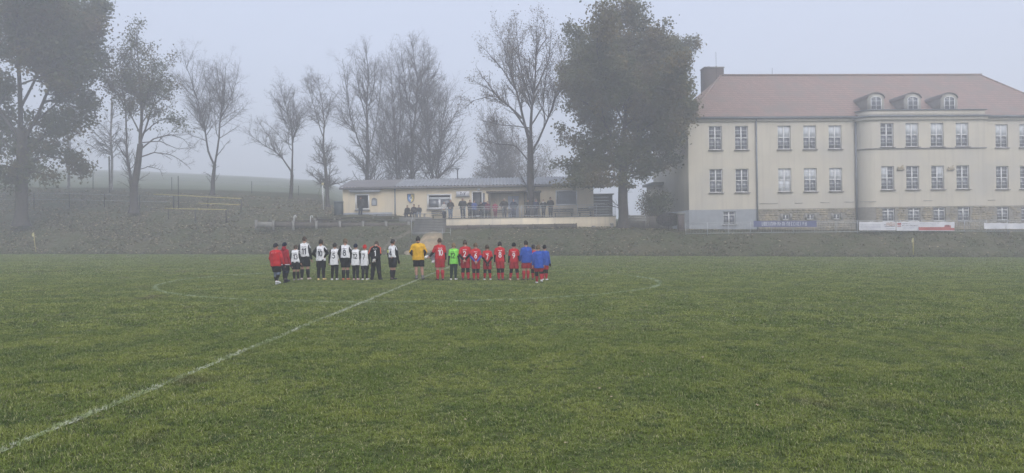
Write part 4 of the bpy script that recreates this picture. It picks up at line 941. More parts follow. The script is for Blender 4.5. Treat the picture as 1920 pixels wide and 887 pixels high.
# dormers
M_DORM = mat('dormer_render', (0.45, 0.44, 0.40), None, 2, 0.9); M_DSIDE = mat('dormer_cladding', (0.20, 0.19, 0.18), None, 3, 0.8)
def dormer(px):
    y0 = -0.35; xc, zb = FS.hit(px, 206, y0); _, zt = FS.hit(px, 172.5, y0); xw = 0.78; h_ = zt - zb; zb -= 0.35
    d = MB().box(xc - xw, xc + xw, y0 + 0.02, 3.0, zb, zb + 0.35 + h_ * 0.72).build('dormer', M_DSIDE, school)
    # front with arched top
    prof_ = [(xc - xw - 0.04, zb), (xc + xw + 0.04, zb), (xc + xw + 0.04, zb + 0.35 + h_ * 0.70)] + [(xc + xw * math.cos(a) * 1.02, zb + 0.35 + h_ * 0.70 + h_ * 0.26 * math.sin(a)) for a in np.linspace(0.15, np.pi - 0.15, 9)] + [(xc - xw - 0.04, zb + 0.35 + h_ * 0.70)]
    def prism(pf, ya, yb):
        k = len(pf); V = [[x, ya, z] for x, z in pf] + [[x, yb, z] for x, z in pf]; V += [[sum(x for x, _ in pf) / k, ya, sum(z for _, z in pf) / k]]
        return MB().add(V, [[i, (i + 1) % k, (i + 1) % k + k, i + k] for i in range(k)], [[(i + 1) % k, i, 2 * k] for i in range(k)])
    prism(prof_, y0, y0 + 0.12).build('dormer_front', M_DORM, d)
    rp = [(xc + (xw + 0.07) * math.cos(a), zb + 0.35 + h_ * 0.68 + h_ * 0.30 * math.sin(a)) for a in np.linspace(0, np.pi, 11)]
    rp2 = rp + [(x * 0.985 + xc * 0.015, z - 0.07) for x, z in rp[::-1]]
    k = len(rp); V = [[x, y0 - 0.12, z] for x, z in rp2] + [[x, 3.6, z] for x, z in rp2]; n2 = 2 * k
    Q = [[i, i + 1, i + 1 + n2, i + n2] for i in range(k - 1)] + [[i, i + 1, i + 1 + n2, i + n2] for i in range(k, 2 * k - 1)] + [[i, i + 1, 2 * k - 2 - i, 2 * k - 1 - i] for i in range(k - 1)]
    MB().add(V, Q).build('dormer_roof', mat('dormer_roofing', (.24, .215, .205), None, 3, .8), d)
    ww, zw0, zw1 = 0.50, zb + 0.37, zb + 0.35 + h_ * 0.62
    arch = [(xc - ww, zw0), (xc + ww, zw0)] + [(xc + ww * math.cos(a), zw1 + ww * 0.36 * math.sin(a)) for a in np.linspace(0, np.pi, 9)]
    prism(arch, y0 - 0.012, y0 + 0.05).build('pane', M_GLASS, d)
    fb = MB(); pts_ = arch + [arch[0]]
    for a_, c_ in zip(pts_[:-1], pts_[1:]): fb.bar((a_[0], y0 - 0.03, a_[1]), (c_[0], y0 - 0.03, c_[1]), 0.06, 0.06)
    fb.bar((xc, y0 - 0.035, zw0), (xc, y0 - 0.035, zw1 + ww * 0.34), 0.05, 0.06)
    for t_ in (0.4, 0.8): fb.bar((xc - ww, y0 - 0.025, zw0 + (zw1 - zw0) * t_), (xc + ww, y0 - 0.025, zw0 + (zw1 - zw0) * t_), 0.035, 0.035)
    fb.build('window_frame', M_WFRAME, d)
for px in (1642.5, 1711.5, 1780): dormer(px)
# low annex behind the school's near corner
ax0, az1 = FS.hit(1228, 347, 9.0)
an = empty('annex_building', FS.world(ax0, 9.0, 0), FS.rz); tag(an, 'low grey flat roofed annex in the gap beside the school', 'annex')
AW = -ax0 - 0.06
boxpart('wall', M_CREAM, an, 0, AW, 0, 3.6, -1.5, az1); boxpart('roof_slab', M_SILL, an, -0.4, AW, -0.5, 4, az1 + 0.002, az1 + 0.28)
boxpart('door', M_WOOD, an, AW - 1.5, AW - 0.5, -0.04, 0.02, 0.2, 2.3); boxpart('window', M_GLASS, an, 0.6, 1.7, -0.03, 0.02, 2.2, 3.4)

# ------------------------------------------------------------------ railing, banners and flags by the school
def rail_line(px0, px1, d0, d1, n_):
    out = []
    for t in np.linspace(0, 1, n_): p = on_ground(px0 + (px1 - px0) * t, d0 + (d1 - d0) * t, 431); out.append(p)
    return out
def railing(name, label, pts, hgt, tops, bar_gap, post_m, rail_m, bottom=0.12):
    o = pts[0]; root = empty(name, o); tag(root, label, 'railing')
    L_ = [Vector(p) - o for p in pts]
    for p in L_: MB().tube([p + Vector((0, 0, -0.15)), p + Vector((0, 0, hgt))], 0.03, 6).build('post', post_m, root)
    for t in list(tops) + ([bottom] if bottom else []):
        MB().tube([p + Vector((0, 0, t)) for p in L_], 0.022, 6).build('rail', rail_m, root)
    if bar_gap:
        b = MB()
        for p, q in zip(L_[:-1], L_[1:]):
            k = int((q - p).length / bar_gap)
            for i in range(1, k): a = p.lerp(q, i / k); b.bar(a + Vector((0, 0, bottom or 0.1)), a + Vector((0, 0, tops[-1])), 0.014)
        bo = b.build('bars', rail_m, root); bo['kind'] = 'stuff'
    return root
SD = lambda px: 63.2 + (60.2 - 63.2) * (px - 1272) / 650
railing('school_railing', 'galvanised steel bar railing on the bank before the school', rail_line(1286, 2010, SD(1286), SD(2010), 19), 1.05, (1.04, 0.90), 0.13, M_GALV, M_GALV)
def wavy(name, m, w_, h_, amp, seed, parent=None, nx=28, nz=8):
    g_ = np.random.default_rng(seed); ph = g_.random(6) * 6; u, v = np.meshgrid(np.linspace(0, 1, nx), np.linspace(0, 1, nz))
    y = amp * (np.sin(u * 9 + ph[0] + v * 2) + 0.6 * np.sin(u * 23 + ph[1] - v * 3)) * (0.4 + 0.6 * (1 - v)); x = u * w_; z = v * h_ - 0.035 * np.abs(np.sin(u * np.pi * 3)) * v
    V = np.stack([x, y, z], -1).reshape(-1, 3); V = np.concatenate([V, V + np.array([0, 0.006, 0])]); i = np.arange(nx * nz).reshape(nz, nx)
    Q = np.stack([i[:-1, :-1], i[:-1, 1:], i[1:, 1:], i[1:, :-1]], -1).reshape(-1, 4); n0 = nx * nz
    return link(name, mesh_np(name, V, [np.concatenate([Q, Q[:, ::-1] + n0])], True), m, parent), (lambda a, c: float(amp * (math.sin(a * 9 + ph[0] + c * 2) + 0.6 * math.sin(a * 23 + ph[1] - c * 3)) * (0.4 + 0.6 * (1 - c))))
M_BANB = mat('blue_banner', (0.11, 0.125, 0.25), (0.09, 0.105, 0.21), 2, 0.7); M_BANW = mat('white_banner', (0.72, 0.73, 0.76), (0.62, 0.63, 0.68), 1.5, 0.7)
M_PRN_W = mat('white_print', (0.62, 0.63, 0.68), None, 3, 0.7); M_PRN_D = mat('dark_print', (0.12, 0.12, 0.16), None, 3, 0.7); M_PRN_R = mat('red_print', (0.46, 0.13, 0.12), (0.38, 0.10, 0.10), 2, 0.7); M_PRN_G = mat('grey_print', (0.40, 0.41, 0.47), None, 3, 0.7)
def banner(label, pa, pb, ya, yb, m, prints, seed, off=-0.06):
    D = SD((pa + pb) / 2) + off; A_, B_ = W(pa, yb, D), W(pb, yb, D - 0.0); T_ = W(pa, ya, D); w_ = (B_ - A_).length; h_ = (T_ - A_).length
    ang = math.atan2(B_.y - A_.y, B_.x - A_.x); root = empty('banner', (A_.x, A_.y, min(A_.z, B_.z))); root.rotation_euler = (0, -math.atan2(B_.z - A_.z, (B_ - A_).to_2d().length), math.atan2(SD(pb) - SD(pa), w_))
    tag(root, label, 'banner'); _, fy = wavy('cloth', m, w_, h_, 0.02, seed, root)
    for name, pm, rects in prints:
        b = MB()
        for (u0, u1, v0, v1) in rects:
            k = max(1, int((u1 - u0) * 26)); V = []
            for q in range(k + 1):
                u = u0 + (u1 - u0) * q / k
                for v in (v0, v1): V.append([u * w_, fy(u, v) - 0.006, v * h_])
            b.add(V, [[2 * q, 2 * q + 2, 2 * q + 3, 2 * q + 1] for q in range(k)])
        b.build(name, pm, root)
    return root
def glyph_rects(u0, u1, v0, v1, n_, seed, gap=0.25):
    """blocky strokes of lettering too small to read"""
    g_ = np.random.default_rng(seed); out = []; w_ = (u1 - u0) / n_
    for i in range(n_):
        a = u0 + i * w_; b_ = a + w_ * (1 - gap); t = w_ * 0.2; hv = (v1 - v0) * 0.18
        out.append((a, a + t, v0, v1))
        if g_.random() < .55: out.append((b_ - t, b_, v0, v1))
        for v in (v0, (v0 + v1) / 2 - hv / 2, v1 - hv):
            if g_.random() < .55: out.append((a + t, b_ - t, v, v + hv))
    return out
banner('long blue banner with white lettering hung on the railing', 1413, 1527, 412, 424, M_BANB, [('lettering', M_PRN_W, glyph_rects(.13, .85, .22, .80, 20, 3))], 1)
lines = [(.03, .60, .12 + k * .16, .17 + k * .16) for k in range(4)]
banner('creased white banner with blue grey lines, nearest the bay corner', 1611, 1676, 414.5, 431, M_BANW, [('printed_lines', M_PRN_G, lines + [(.74, .97, .15, .20)]), ('printed_picture', mat('picture_print', (.38, .22, .19), (.62, .6, .6), 6, .7), [(.74, .98, .50, .90)]), ('printed_bars', M_PRN_D, [(.70, .98, .42, .48), (.68, .74, .60, .66)])], 2)  # small dark printed bars under and beside the picture
banner('small white banner with a red square logo', 1681, 1721, 414.5, 432, M_BANW, [('red_logo', M_PRN_R, [(.04, .20, .62, .84), (.04, .20, .44, .54)]), ('lettering', M_PRN_D, glyph_rects(.25, .62, .70, .80, 8, 5) + glyph_rects(.25, .95, .48, .60, 14, 6)), ('small_lettering', M_PRN_G, glyph_rects(.25, .80, .26, .34, 12, 7))], 3)
banner('white banner with a red lower half beside the red square logo', 1722.5, 1786, 415, 432, M_BANW, [('red_field', M_PRN_R, [(.0, .72, .06, .42), (.72, .90, .06, .60), (.90, 1.0, .06, .32)]), ('printed_lines', M_PRN_G, glyph_rects(.04, .58, .80, .87, 16, 8) + glyph_rects(.04, .5, .62, .69, 12, 9)), ('dark_shape', mat('maroon_print', (.24, .06, .07), None, 3, .7), [(.74, .86, .16, .66)])], 4)
banner('pale plain banner behind the railing bars, the first of two', 1845, 1885.5, 417, 428.5, M_BANW, [], 5, off=0.06)
banner('pale plain banner behind the railing bars at the photo edge', 1887, 1935, 417.5, 428.5, M_BANW, [], 6, off=0.06)
def corner_flag(label, px, top, base, D, lean):
    p = on_ground(px, D, base); p.z = -TR * p.x; h_ = (base - top) * D / F; root = empty('corner_flag', p); tag(root, label, 'corner flag', 'corner flags')
    MB().tube([[0, 0, 0.18], [lean * 0.5, 0, h_ * 0.5], [lean, 0, h_]], 0.038, 8).build('pole', M_YEL, root, True)
    MB().tube([[0, 0, -0.1], [0, 0, 0.19]], 0.034, 8).build('base', M_DARKM, root, True)
    MB().add([[lean, 0, h_], [lean - 0.05, -.06, h_ - .02], [lean - 0.13, -.05, h_ - .16], [lean - .12, 0, h_ - .36], [lean - .01, 0.0, h_ - .34], [lean, .02, h_ - .1]], [[0, 1, 2, 5], [5, 2, 3, 4]]).build('flag_cloth', mat('limp_flag', (.62, .60, .45), (.5, .46, .2), 4, .8), root)
corner_flag('yellow corner flag pole before the leafy bank under the big maple', 67.5, 437, 477, 66.5, -0.2)
corner_flag('yellow corner flag pole before the bank below the banners', 1712.5, 446, 482.5, 56.6, 0.0)
# pillar, hedge and board fence in the gap
pp = on_ground(1278, 64.5, 431); g_ = empty('gate_pillar', pp); tag(g_, 'short brick gate pillar at the end of the railing', 'pillar')
boxpart('pillar_shaft', M_BRICK, g_, -0.27, 0.27, 0, 0.55, -0.3, 1.45); boxpart('pillar_cap', M_CONC, g_, -0.34, 0.34, -0.07, 0.62, 1.452, 1.55)
bo = on_ground(1180, 68.0, 428); bf = empty('board_fence', bo); tag(bf, 'low dark board fence between the linden and the pillar', 'fence')
Lf = (1268 - 1185) / F * 66.5
for k in range(34): x = k * Lf / 34; boxpart('board', M_WOOD, bf, x, x + Lf / 34 - 0.025, -0.03 * (x / Lf) * 90 * 0.02, 0.03 - 0.03 * (x / Lf) * 90 * 0.02, -0.3, 1.05)
boxpart('rail', M_WOOD, bf, 0, Lf, 0.04, 0.09, 0.75, 0.85)
rb = empty('resting_bench', on_ground(1178, 67.0)); tag(rb, 'pale wooden bench leaning by the linden trunk', 'bench')
rb.location.z += 0.15
for k in range(3): boxpart('slat', M_CONC, rb, 0, 1.6, 0.0, 0.05, 0.5 + k * 0.2, 0.65 + k * 0.2)
for x in (0.1, 1.45): boxpart('leg', M_WOOD, rb, x, x + 0.08, 0.055, 0.12, -0.4, 1.1)

# ------------------------------------------------------------------ clubhouse
cz = 3.2
pc_ = W(643, 403, 74.0); FC = Frame((pc_.x, 74.0, cz), R(0.0))
club = empty('clubhouse', FC.O, FC.rz); tag(club, 'low cream clubhouse with corrugated grey roof behind the terrace', 'clubhouse')
CLn = FC.hit(1113, 380)[0]; cev = FC.hit(643, 354)[1]
def rct(x0, y0, x1, y1): a = FC.hit(x0, y1); c = FC.hit(x1, y0); return (a[0], c[0], a[1], c[1])
oA, oB, oC = rct(669, 366, 690, 391), rct(804, 366, 844, 389.5), rct(1044, 358.5, 1080, 383)
oD = rct(887, 360.5, 903, 408); oE = rct(916, 360, 1013, 409)
wall_open(0, CLn, -1, cev, [oA, oB, oC, oD, oE], depth=0.25).build('front_wall', M_CREAM2, club)
boxpart('end_wall', M_CREAM2, club, 0.0, 0.25, 0.002, 7, -1, cev); boxpart('end_wall', M_CREAM2, club, CLn - 0.25, CLn, 0.002, 7, -1, cev)
boxpart('back_wall', M_CREAM2, club, 0.25, CLn - 0.25, 6.75, 7, -1, cev); boxpart('interior', M_DARKIN, club, 0.3, oE[0] - 0.1, 0.6, 0.7, -1, cev - .02); boxpart('interior', M_DARKIN, club, oE[1] + 0.1, CLn - .3, 0.6, 0.7, -1, cev - .02)
boxpart('porch_wall', M_CREAM2, club, oE[0] - 0.06, oE[1] + 0.06, 1.2, 1.35, -1, cev - .02); boxpart('porch_beam', M_WOOD, club, oE[0] - .2, oE[1] + .1, -.06, .05, oE[3] - .05, oE[3] + .16)
for x in (oE[0] + .12, (oE[0] + oE[1]) / 2 + 1.0): boxpart('porch_post', M_WOOD, club, x, x + 0.1, -.03, .07, -.6, oE[3] - .06)
pd = rct(953, 366, 972.5, 408); boxpart('porch_door', mat('pale_door', (.42, .46, .55), (.36, .40, .50), 2, .6), club, pd[0], pd[1], 1.14, 1.19, .0, pd[3])
# window A: open hatch with white frame
def surround(o, t, name='window_surround', y=-.05):
    x0, x1, z0, z1 = o; b = MB().box(x0 - t, x0, y, .02, z0, z1).box(x1, x1 + t, y, .02, z0, z1).box(x0 - t, x1 + t, y, .021, z1, z1 + t).box(x0 - t, x1 + t, y, .021, z0 - t, z0); return b.build(name, M_WFRAME, club)
wa = surround(oA, .13); boxpart('sill', M_SILL, wa, oA[0] - .2, oA[1] + .2, -.2, -.06, oA[2] - .24, oA[2] - .14)
wb = surround(oB, .14); xm = (oB[0] + oB[1]) / 2
for xa, xb in ((oB[0], xm - .1), (xm + .1, oB[1])): boxpart('pane', M_GLASS, wb, xa, xb, .09, .1, oB[2], oB[3] - .42)
boxpart('mullion', M_WFRAME, wb, xm - .1, xm + .1, .05, .12, oB[2], oB[3] - .42); boxpart('roller_shutter', M_BLIND, wb, oB[0], oB[1], .06, .1, oB[3] - .42, oB[3] - .2); boxpart('sill', M_SILL, wb, oB[0] - .2, oB[1] + .2, -.2, -.06, oB[2] - .24, oB[2] - .142)
wc = surround(oC, .10); nS = 10
M_SHUT = mat('grey_shutter', (.30, .32, .35), (.26, .28, .31), 2, .6)
for k in range(nS): z = oC[2] + (oC[3] - oC[2]) * k / nS; boxpart('slat', M_SHUT, wc, oC[0] + .002, oC[1] - .002, .05 + .004 * (k % 2), .08, z, z + (oC[3] - oC[2]) / nS - .012)
dr = surround((oD[0], oD[1], oD[2] + .2, oD[3]), .10, 'door_frame'); boxpart('door', mat('dark_door', (.07, .075, .085), None, 2, .5), dr, oD[0], oD[1], .15, .2, oD[2], oD[3])
xs_, zs_ = rct(905.5, 362, 909, 395)[:2], rct(905.5, 362, 909, 395)[2:]; boxpart('door_sidelight', M_GLASS, dr, xs_[0], xs_[1], -.04, .0, zs_[0], zs_[1])
lx, lz = FC.hit(897.5, 355.5); link('door_lamp', skin_mesh('door_lamp', [('e', np.array([lx, -.12, lz]), np.array([.14, .10, .13]))], .03), M_WFRAME, club)
nx_ = rct(697.5, 371.5, 706.5, 385); arch = [(nx_[0], nx_[2]), (nx_[1], nx_[2])] + [((nx_[0] + nx_[1]) / 2 + (nx_[1] - nx_[0]) / 2 * math.cos(a), nx_[3] - .2 + .2 * math.sin(a)) for a in np.linspace(0, np.pi, 9)]
k = len(arch); ac = (sum(a for a, _ in arch) / k, sum(c for _, c in arch) / k)
nb = MB().add([[a, -.012, c] for a, c in arch] + [[a, .01, c] for a, c in arch] + [[ac[0], -.012, ac[1]]], [[i, (i + 1) % k, (i + 1) % k + k, i + k] for i in range(k)], [[i, (i + 1) % k, 2 * k] for i in range(k)]).build('arched_niche', M_SHUT, club)
fb = MB()
for a_, c_ in zip(arch, arch[1:] + arch[:1]): fb.bar((a_[0], -.03, a_[1]), (c_[0], -.03, c_[1]), .06, .06)
fb.build('niche_frame', M_ZINC, nb)
aw = rct(656, 356.5, 715, 360.5); awo = MB().box(aw[0], aw[1], -.30, -.02, aw[2] + .1, aw[3] + .05).build('awning_box', M_BLIND, club); MB().box(aw[0] + .1, aw[1] - .1, -.36, -.305, aw[2] - .05, aw[2] + .16).build('awning_valance', M_SHUT, awo)
xd = FC.hit(741, 380)[0]; MB().tube([[xd, -.09, -1], [xd, -.09, cev]], .07, 8).build('drainpipe', M_ZINC, club, True)
pl = rct(645, 398, 736, 404); boxpart('plinth', M_SHUT, club, 0.02, pl[1], -.12, -.002, -1, pl[3])
# roof: two corrugated sheets
def corrugated(name, m, x0, x1, y0, z0, y1, z1, wl, amp):
    n_ = int((x1 - x0) / wl * 8); x = np.linspace(x0, x1, n_); dz = amp * np.sin(x / wl * 2 * np.pi); V = np.concatenate([np.stack([x, np.full(n_, y0), z0 + dz], 1), np.stack([x, np.full(n_, y1), z1 + dz], 1)]); i = np.arange(n_ - 1)
    return link(name, mesh_np(name, V, np.stack([i, i + 1, i + 1 + n_, i + n_], 1), True), m, club)
M_CORR = mat('corrugated_sheet', (.31, .325, .35), (.24, .25, .27), .8, .55, spec=.35, metal=.0); M_CORR2 = mat('old_corrugated_sheet', (.23, .22, .225), (.18, .175, .18), .8, .6)
zr = W(800, 335.5, 79.5).z - cz
xs1 = xd
corrugated('roof_sheet', M_CORR2, -.25, xs1, -.45, cev + .12, 5.5, zr, .33, .028); corrugated('roof_sheet', M_CORR, xs1 + .003, CLn + .3, -.45, cev + .13, 5.5, zr + .01, .36, .05)
corrugated('roof_sheet', M_CORR2, -.25, CLn + .3, 5.5, zr, 9, zr - 1.0, .33, .03)
boxpart('fascia', mat('fascia_board', (.19, .18, .18), None, 2, .8), club, -.25, CLn + .3, -.47, -.40, cev - .12, cev + .09); boxpart('soffit', M_WOOD, club, -.2, CLn + .25, -.39, .1, cev - .05, cev + .02)
gbl = MB().add([[-.0, .01, cev], [-.0, 5.5, zr - .03], [-.0, 7, cev], [.2, .01, cev], [.2, 5.5, zr - .03], [.2, 7, cev]], [[0, 3, 4, 1], [1, 4, 5, 2]], [[0, 1, 2], [3, 5, 4]]).build('gable', M_CREAM2, club)
x, z = FC.hit(858, 334, 5.0); lp = empty('roof_lamp', FC.world(x, 5.0, z - .25)); tag(lp, 'small flat headed lamp post rising behind the clubhouse roof', 'lamp')
lh = (334 - 316) * 79 / F; MB().tube([[0, 0, -.3], [0, 0, lh + .1]], .06, 8).build('pole', M_DARKM, lp); MB().tube([[0, 0, lh + .1], [0, 0, lh + .22]], [.12, .26], 12).build('lamp_head', M_SHUT, lp); MB().tube([[0, 0, lh + .222], [0, 0, lh + .26]], [.28, .27], 12).build('lamp_cap', M_DARKM, lp)
# crest and scoreboard on the wall
cxs, czs = FC.hit(770.5, 372); cw, chh = .36, .48
cr_o = empty('shield_sign', FC.world(cxs, -.06, czs)); tag(cr_o, 'blue and yellow shield crest on the clubhouse wall', 'sign')
shp = [(-1, 1), (1, 1), (1, -.1), (.75, -.6), (.35, -.88), (0, -1), (-.35, -.88), (-.75, -.6), (-1, -.1)]
def plate(name, pf, m, parent, y0, y1):
    k = len(pf); c = (sum(a for a, _ in pf) / k, sum(b_ for _, b_ in pf) / k)
    return MB().add([[a, y0, b_] for a, b_ in pf] + [[a, y1, b_] for a, b_ in pf] + [[c[0], y0, c[1]]], [[i, i + k, (i + 1) % k + k, (i + 1) % k] for i in range(k)], [[(i + 1) % k, i, 2 * k] for i in range(k)]).build(name, m, parent)
plate('shield_back', [(a * cw, b_ * chh) for a, b_ in shp], mat('crest_border', (.16, .17, .24), None, 3, .6), cr_o, -.02, .03)
Lh = [(-.84, .84), (0, .84), (0, -.8), (-.3, -.7), (-.65, -.48), (-.84, -.1)]; plate('blue_half', [(a * cw, b_ * chh) for a, b_ in Lh], mat('crest_blue', (.12, .28, .62), None, 3, .6), cr_o, -.032, -.021)
plate('yellow_half', [(-a * cw, b_ * chh) for a, b_ in Lh][::-1], mat('crest_yellow', (.70, .55, .16), None, 3, .6), cr_o, -.034, -.022)
plate('emblem_disc', [(.16 * math.cos(a), .02 + .20 * math.sin(a)) for a in np.linspace(0, 2 * np.pi, 14, endpoint=False)], mat('crest_white', (.6, .63, .66), None, 3, .6), cr_o, -.045, -.036)
V2, Q2 = ribbons([[(.07, .14), (.10, -.05)], [(-.06, -.06), (.02, .14)]], .06); link('emblem_mark', mesh_np('emblem_mark', np.c_[V2[:, 0], np.full(len(V2), -.048), V2[:, 1]], [Q2]), M_PRN_D, cr_o)
sb = rct(856, 358.8, 880, 367.3); so_ = empty('scoreboard', FC.world(sb[0], -.22, sb[2])); tag(so_, 'small white scoreboard with dark characters above the spectators', 'scoreboard')
sw2, sh2 = sb[1] - sb[0], sb[3] - sb[2]; boxpart('sign_box', mat('score_white', (.74, .75, .80), (.68, .69, .74), 2, .5), so_, 0, sw2, 0, .2, 0, sh2); boxpart('sign_shelf', M_SHUT, so_, -.05, sw2 + .05, -.03, .2, -.08, -.003)
st_, w2 = text_strokes('T:Y', sh2 * .52, 1.25); V2, Q2 = ribbons(st_, .075); link('score_characters', mesh_np('score_characters', np.c_[V2[:, 0] + sw2 * .5, np.full(len(V2), -.006), V2[:, 1] + .08], [Q2]), M_PRN_D, so_)
V2, Q2 = ribbons([[(sw2 * u, sh2 * .82), (sw2 * u, sh2 * .95)] for u in (.12, .2, .3, .38, .5, .62, .74, .8)], .035); link('small_lettering', mesh_np('small_lettering', np.c_[V2[:, 0], np.full(len(V2), -.006), V2[:, 1]], [Q2]), M_PRN_G, so_)

# ------------------------------------------------------------------ terrace, steps and seating in front of the clubhouse
TZ = W(1000, 406.3, 68).z; tx0, tx1 = W(836.5, 408, 68).x, W(1155, 405, 68).x
te = empty('terrace', (tx0, 68, TZ)); tag(te, 'raised terrace with a cream retaining wall below the clubhouse', 'terrace')
boxpart('retaining_wall', mat('terrace_render', (.80, .71, .54), (.73, .64, .49), .8, .9, bump=.004, c3=(.66, .59, .47), s3=.5, streak=(.50, .46, .39)), te, 0, tx1 - tx0, 0, .3, -1.6, -.10); boxpart('edge_slab', M_CONC, te, -.02, tx1 - tx0 + .02, -.04, .34, -.098, -.03); boxpart('floor_slab', M_CONC, te, 0, tx1 - tx0, .345, 5.95, -1.6, -.005)
M_STEP = mat('step_concrete', (.20, .195, .18), (.13, .13, .12), 2, .9, bump=.01)
sx0 = W(776, 410, 68).x - tx0; ns = 8
stp = empty('terrace_steps', (tx0, 68, TZ)); tag(stp, 'worn concrete steps leading up to the terrace beside its cream wall', 'steps')
for k in range(ns): boxpart('step', M_STEP, stp, sx0, -.03, .95 + k * .0 - (ns - 1 - k) * .30, 1.9 if k == ns - 1 else 1.26 - (ns - 1 - k) * .30, -1.9, -.005 - (ns - 1 - k) * .155)
for k in range(ns):
    zt_ = -.005 - (ns - 1 - k) * .155; boxpart('nosing', M_CONC, stp, sx0 + .02, -.05, .89 - (ns - 1 - k) * .30, .948 - (ns - 1 - k) * .30, zt_ - .07, zt_ - .004)
rp = [Vector((tx0 + .05 + (tx1 - tx0 - .1) * t, 68.2, TZ - .03)) for t in np.linspace(0, 1, 10)]
railing('terrace_railing', 'thin steel railing along the terrace edge before the spectators', rp, 1.08, (1.07, .90), .13, M_GALV, M_GALV, .14)
hr_ = empty('step_handrail', (tx0 + sx0, 66.2, TZ - 1.5)); tag(hr_, 'white steel handrail at the foot of the steps', 'handrail')
for x in (.0, -sx0 - .2, -sx0 + .55): MB().tube([[x, 0, -.4], [x, 0, 1.2 if x < 1 else 0.5]], .025, 6).build('post', M_GALV, hr_)
MB().tube([[0, 0, .12], [-sx0 + .55, 0, .12]], .018, 6).build('rail', M_GALV, hr_); MB().tube([[0, 0, 1.2], [0, 1.9, 1.95], [2.6, 1.9, 1.95]], .02, 6).build('rail', M_GALV, hr_)
# plank edging in front of the terrace wall
ed = empty('plank_edging', (tx0, 67.55, TZ)); tag(ed, 'low dark plank edging along the foot of the cream wall', 'edging')
exx = np.linspace(0, W(1081, 424, 67.5).x - tx0, 7)
for a_, c_ in zip(exx[:-1], exx[1:]): boxpart('plank', M_WOOD, ed, a_ + .05, c_ - .05, 0, .06, -1.2, -.72); boxpart('plank', M_CONC, ed, a_ + .05, c_ - .05, .07, .3, -1.2, -.78)
for a_ in exx: boxpart('stake', M_WOOD, ed, a_ - .05, a_ + .05, -.05, .1, -1.3, -.68)
def stub(px, pyt, pyb, D, label):
    p = W(px, pyb, D); b = empty('concrete_stub', p); tag(b, label, 'concrete post'); h_ = (pyb - pyt) * D / F
    boxpart('block', M_CONC, b, -.13, .13, 0, .25, -.3, h_); boxpart('block_head', M_CONC, b, -.19, .05, -.02, .27, h_ - .12, h_ + .04)
stub(1114.5, 424, 430, 67.3, 'short leaning concrete stub near the middle of the cream wall'); stub(1148, 419, 429.5, 67.2, 'taller concrete stub at the linden end of the cream wall')
# stand of bench rows on the left
sg = empty('seating_stand', W(470, 424, 69.3)); tag(sg, 'old plank and concrete seating rows on the bank left of the steps', 'seating'); s0 = sg.location
def loc_(px, py, D): v = W(px, py, D) - s0; return v
pxs_ = [480, 512, 549.5, 593, 637, 680.5, 724, 766]; yb_ = [423, 423.5, 424, 424, 424.5, 425, 425, 425.5]
for px, yb in zip(pxs_, yb_): v = loc_(px, yb, 69.0); boxpart('concrete_post', M_CONC, sg, v.x - .11, v.x + .11, v.y, v.y + .2, v.z - .4, v.z + .52)
for i in range(len(pxs_) - 1):
    a_, c_ = loc_(pxs_[i], yb_[i], 69.05), loc_(pxs_[i + 1], yb_[i + 1], 69.05); m_ = M_CONC if i == 0 else M_WOOD
    boxpart('plank', m_, sg, a_.x + .12, c_.x - .12, .0 + a_.y, a_.y + .06, a_.z - .15, a_.z + .34)
for r_, (D, pyA, pyB, x0, x1) in enumerate(((70.3, 414.5, 414.5, 500, 770), (71.6, 408, 407.5, 590, 772), (72.9, 403, 402, 632, 742))):
    a_, c_ = loc_(x0, pyA, D), loc_(x1, pyB, D); zt = a_.z
    n_ = int((c_.x - a_.x) / 2.1) + 1; xsn = np.linspace(a_.x, c_.x, n_ + 1)
    for i in range(n_):
        boxpart('seat_plank', M_WOOD, sg, xsn[i], xsn[i + 1] - .03, a_.y, a_.y + .34, zt - .05, zt)
        boxpart('riser_plank', M_WOOD, sg, xsn[i] + .05, xsn[i + 1] - .08, a_.y + .40, a_.y + .46, zt - .5, zt - .12)
    for x in xsn: boxpart('bench_post', M_WOOD if r_ != 1 else M_CONC, sg, x - .05, x + .05, a_.y + .05, a_.y + .3, zt - .6, zt - .052)
for px, lab in ((551, 'white hooked pipe on the seating rows farther from the clubhouse'), (582, 'white hooked pipe on the seating rows nearer the clubhouse')):
    p = W(px, 418, 69.6); h_ = .70; b = MB().tube([[0, 0, -.1], [.02, 0, h_ * .8], [.06, 0, h_], [.16, 0, h_ + .02], [.22, 0, h_ - .08], [.22, 0, h_ - .2]], .045, 8); o = b.build('hooked_pipe', mat('white_pipe', (.72, .73, .73), None, 3, .5), None, True); o.location = p; tag(o, lab, 'pipe')
eb = W(640, 392, 73.2); bn = empty('utility_box', on_ground(637, 73.6)); tag(bn, 'dark green utility box at the clubhouse end wall', 'box'); boxpart('box_body', mat('dark_green_box', (.05, .065, .07), None, 3, .6), bn, -.55, .3, 0, .6, -.3, 1.35); boxpart('box_lid', M_ZINC, bn, -.62, .34, -.05, .65, 1.352, 1.42)
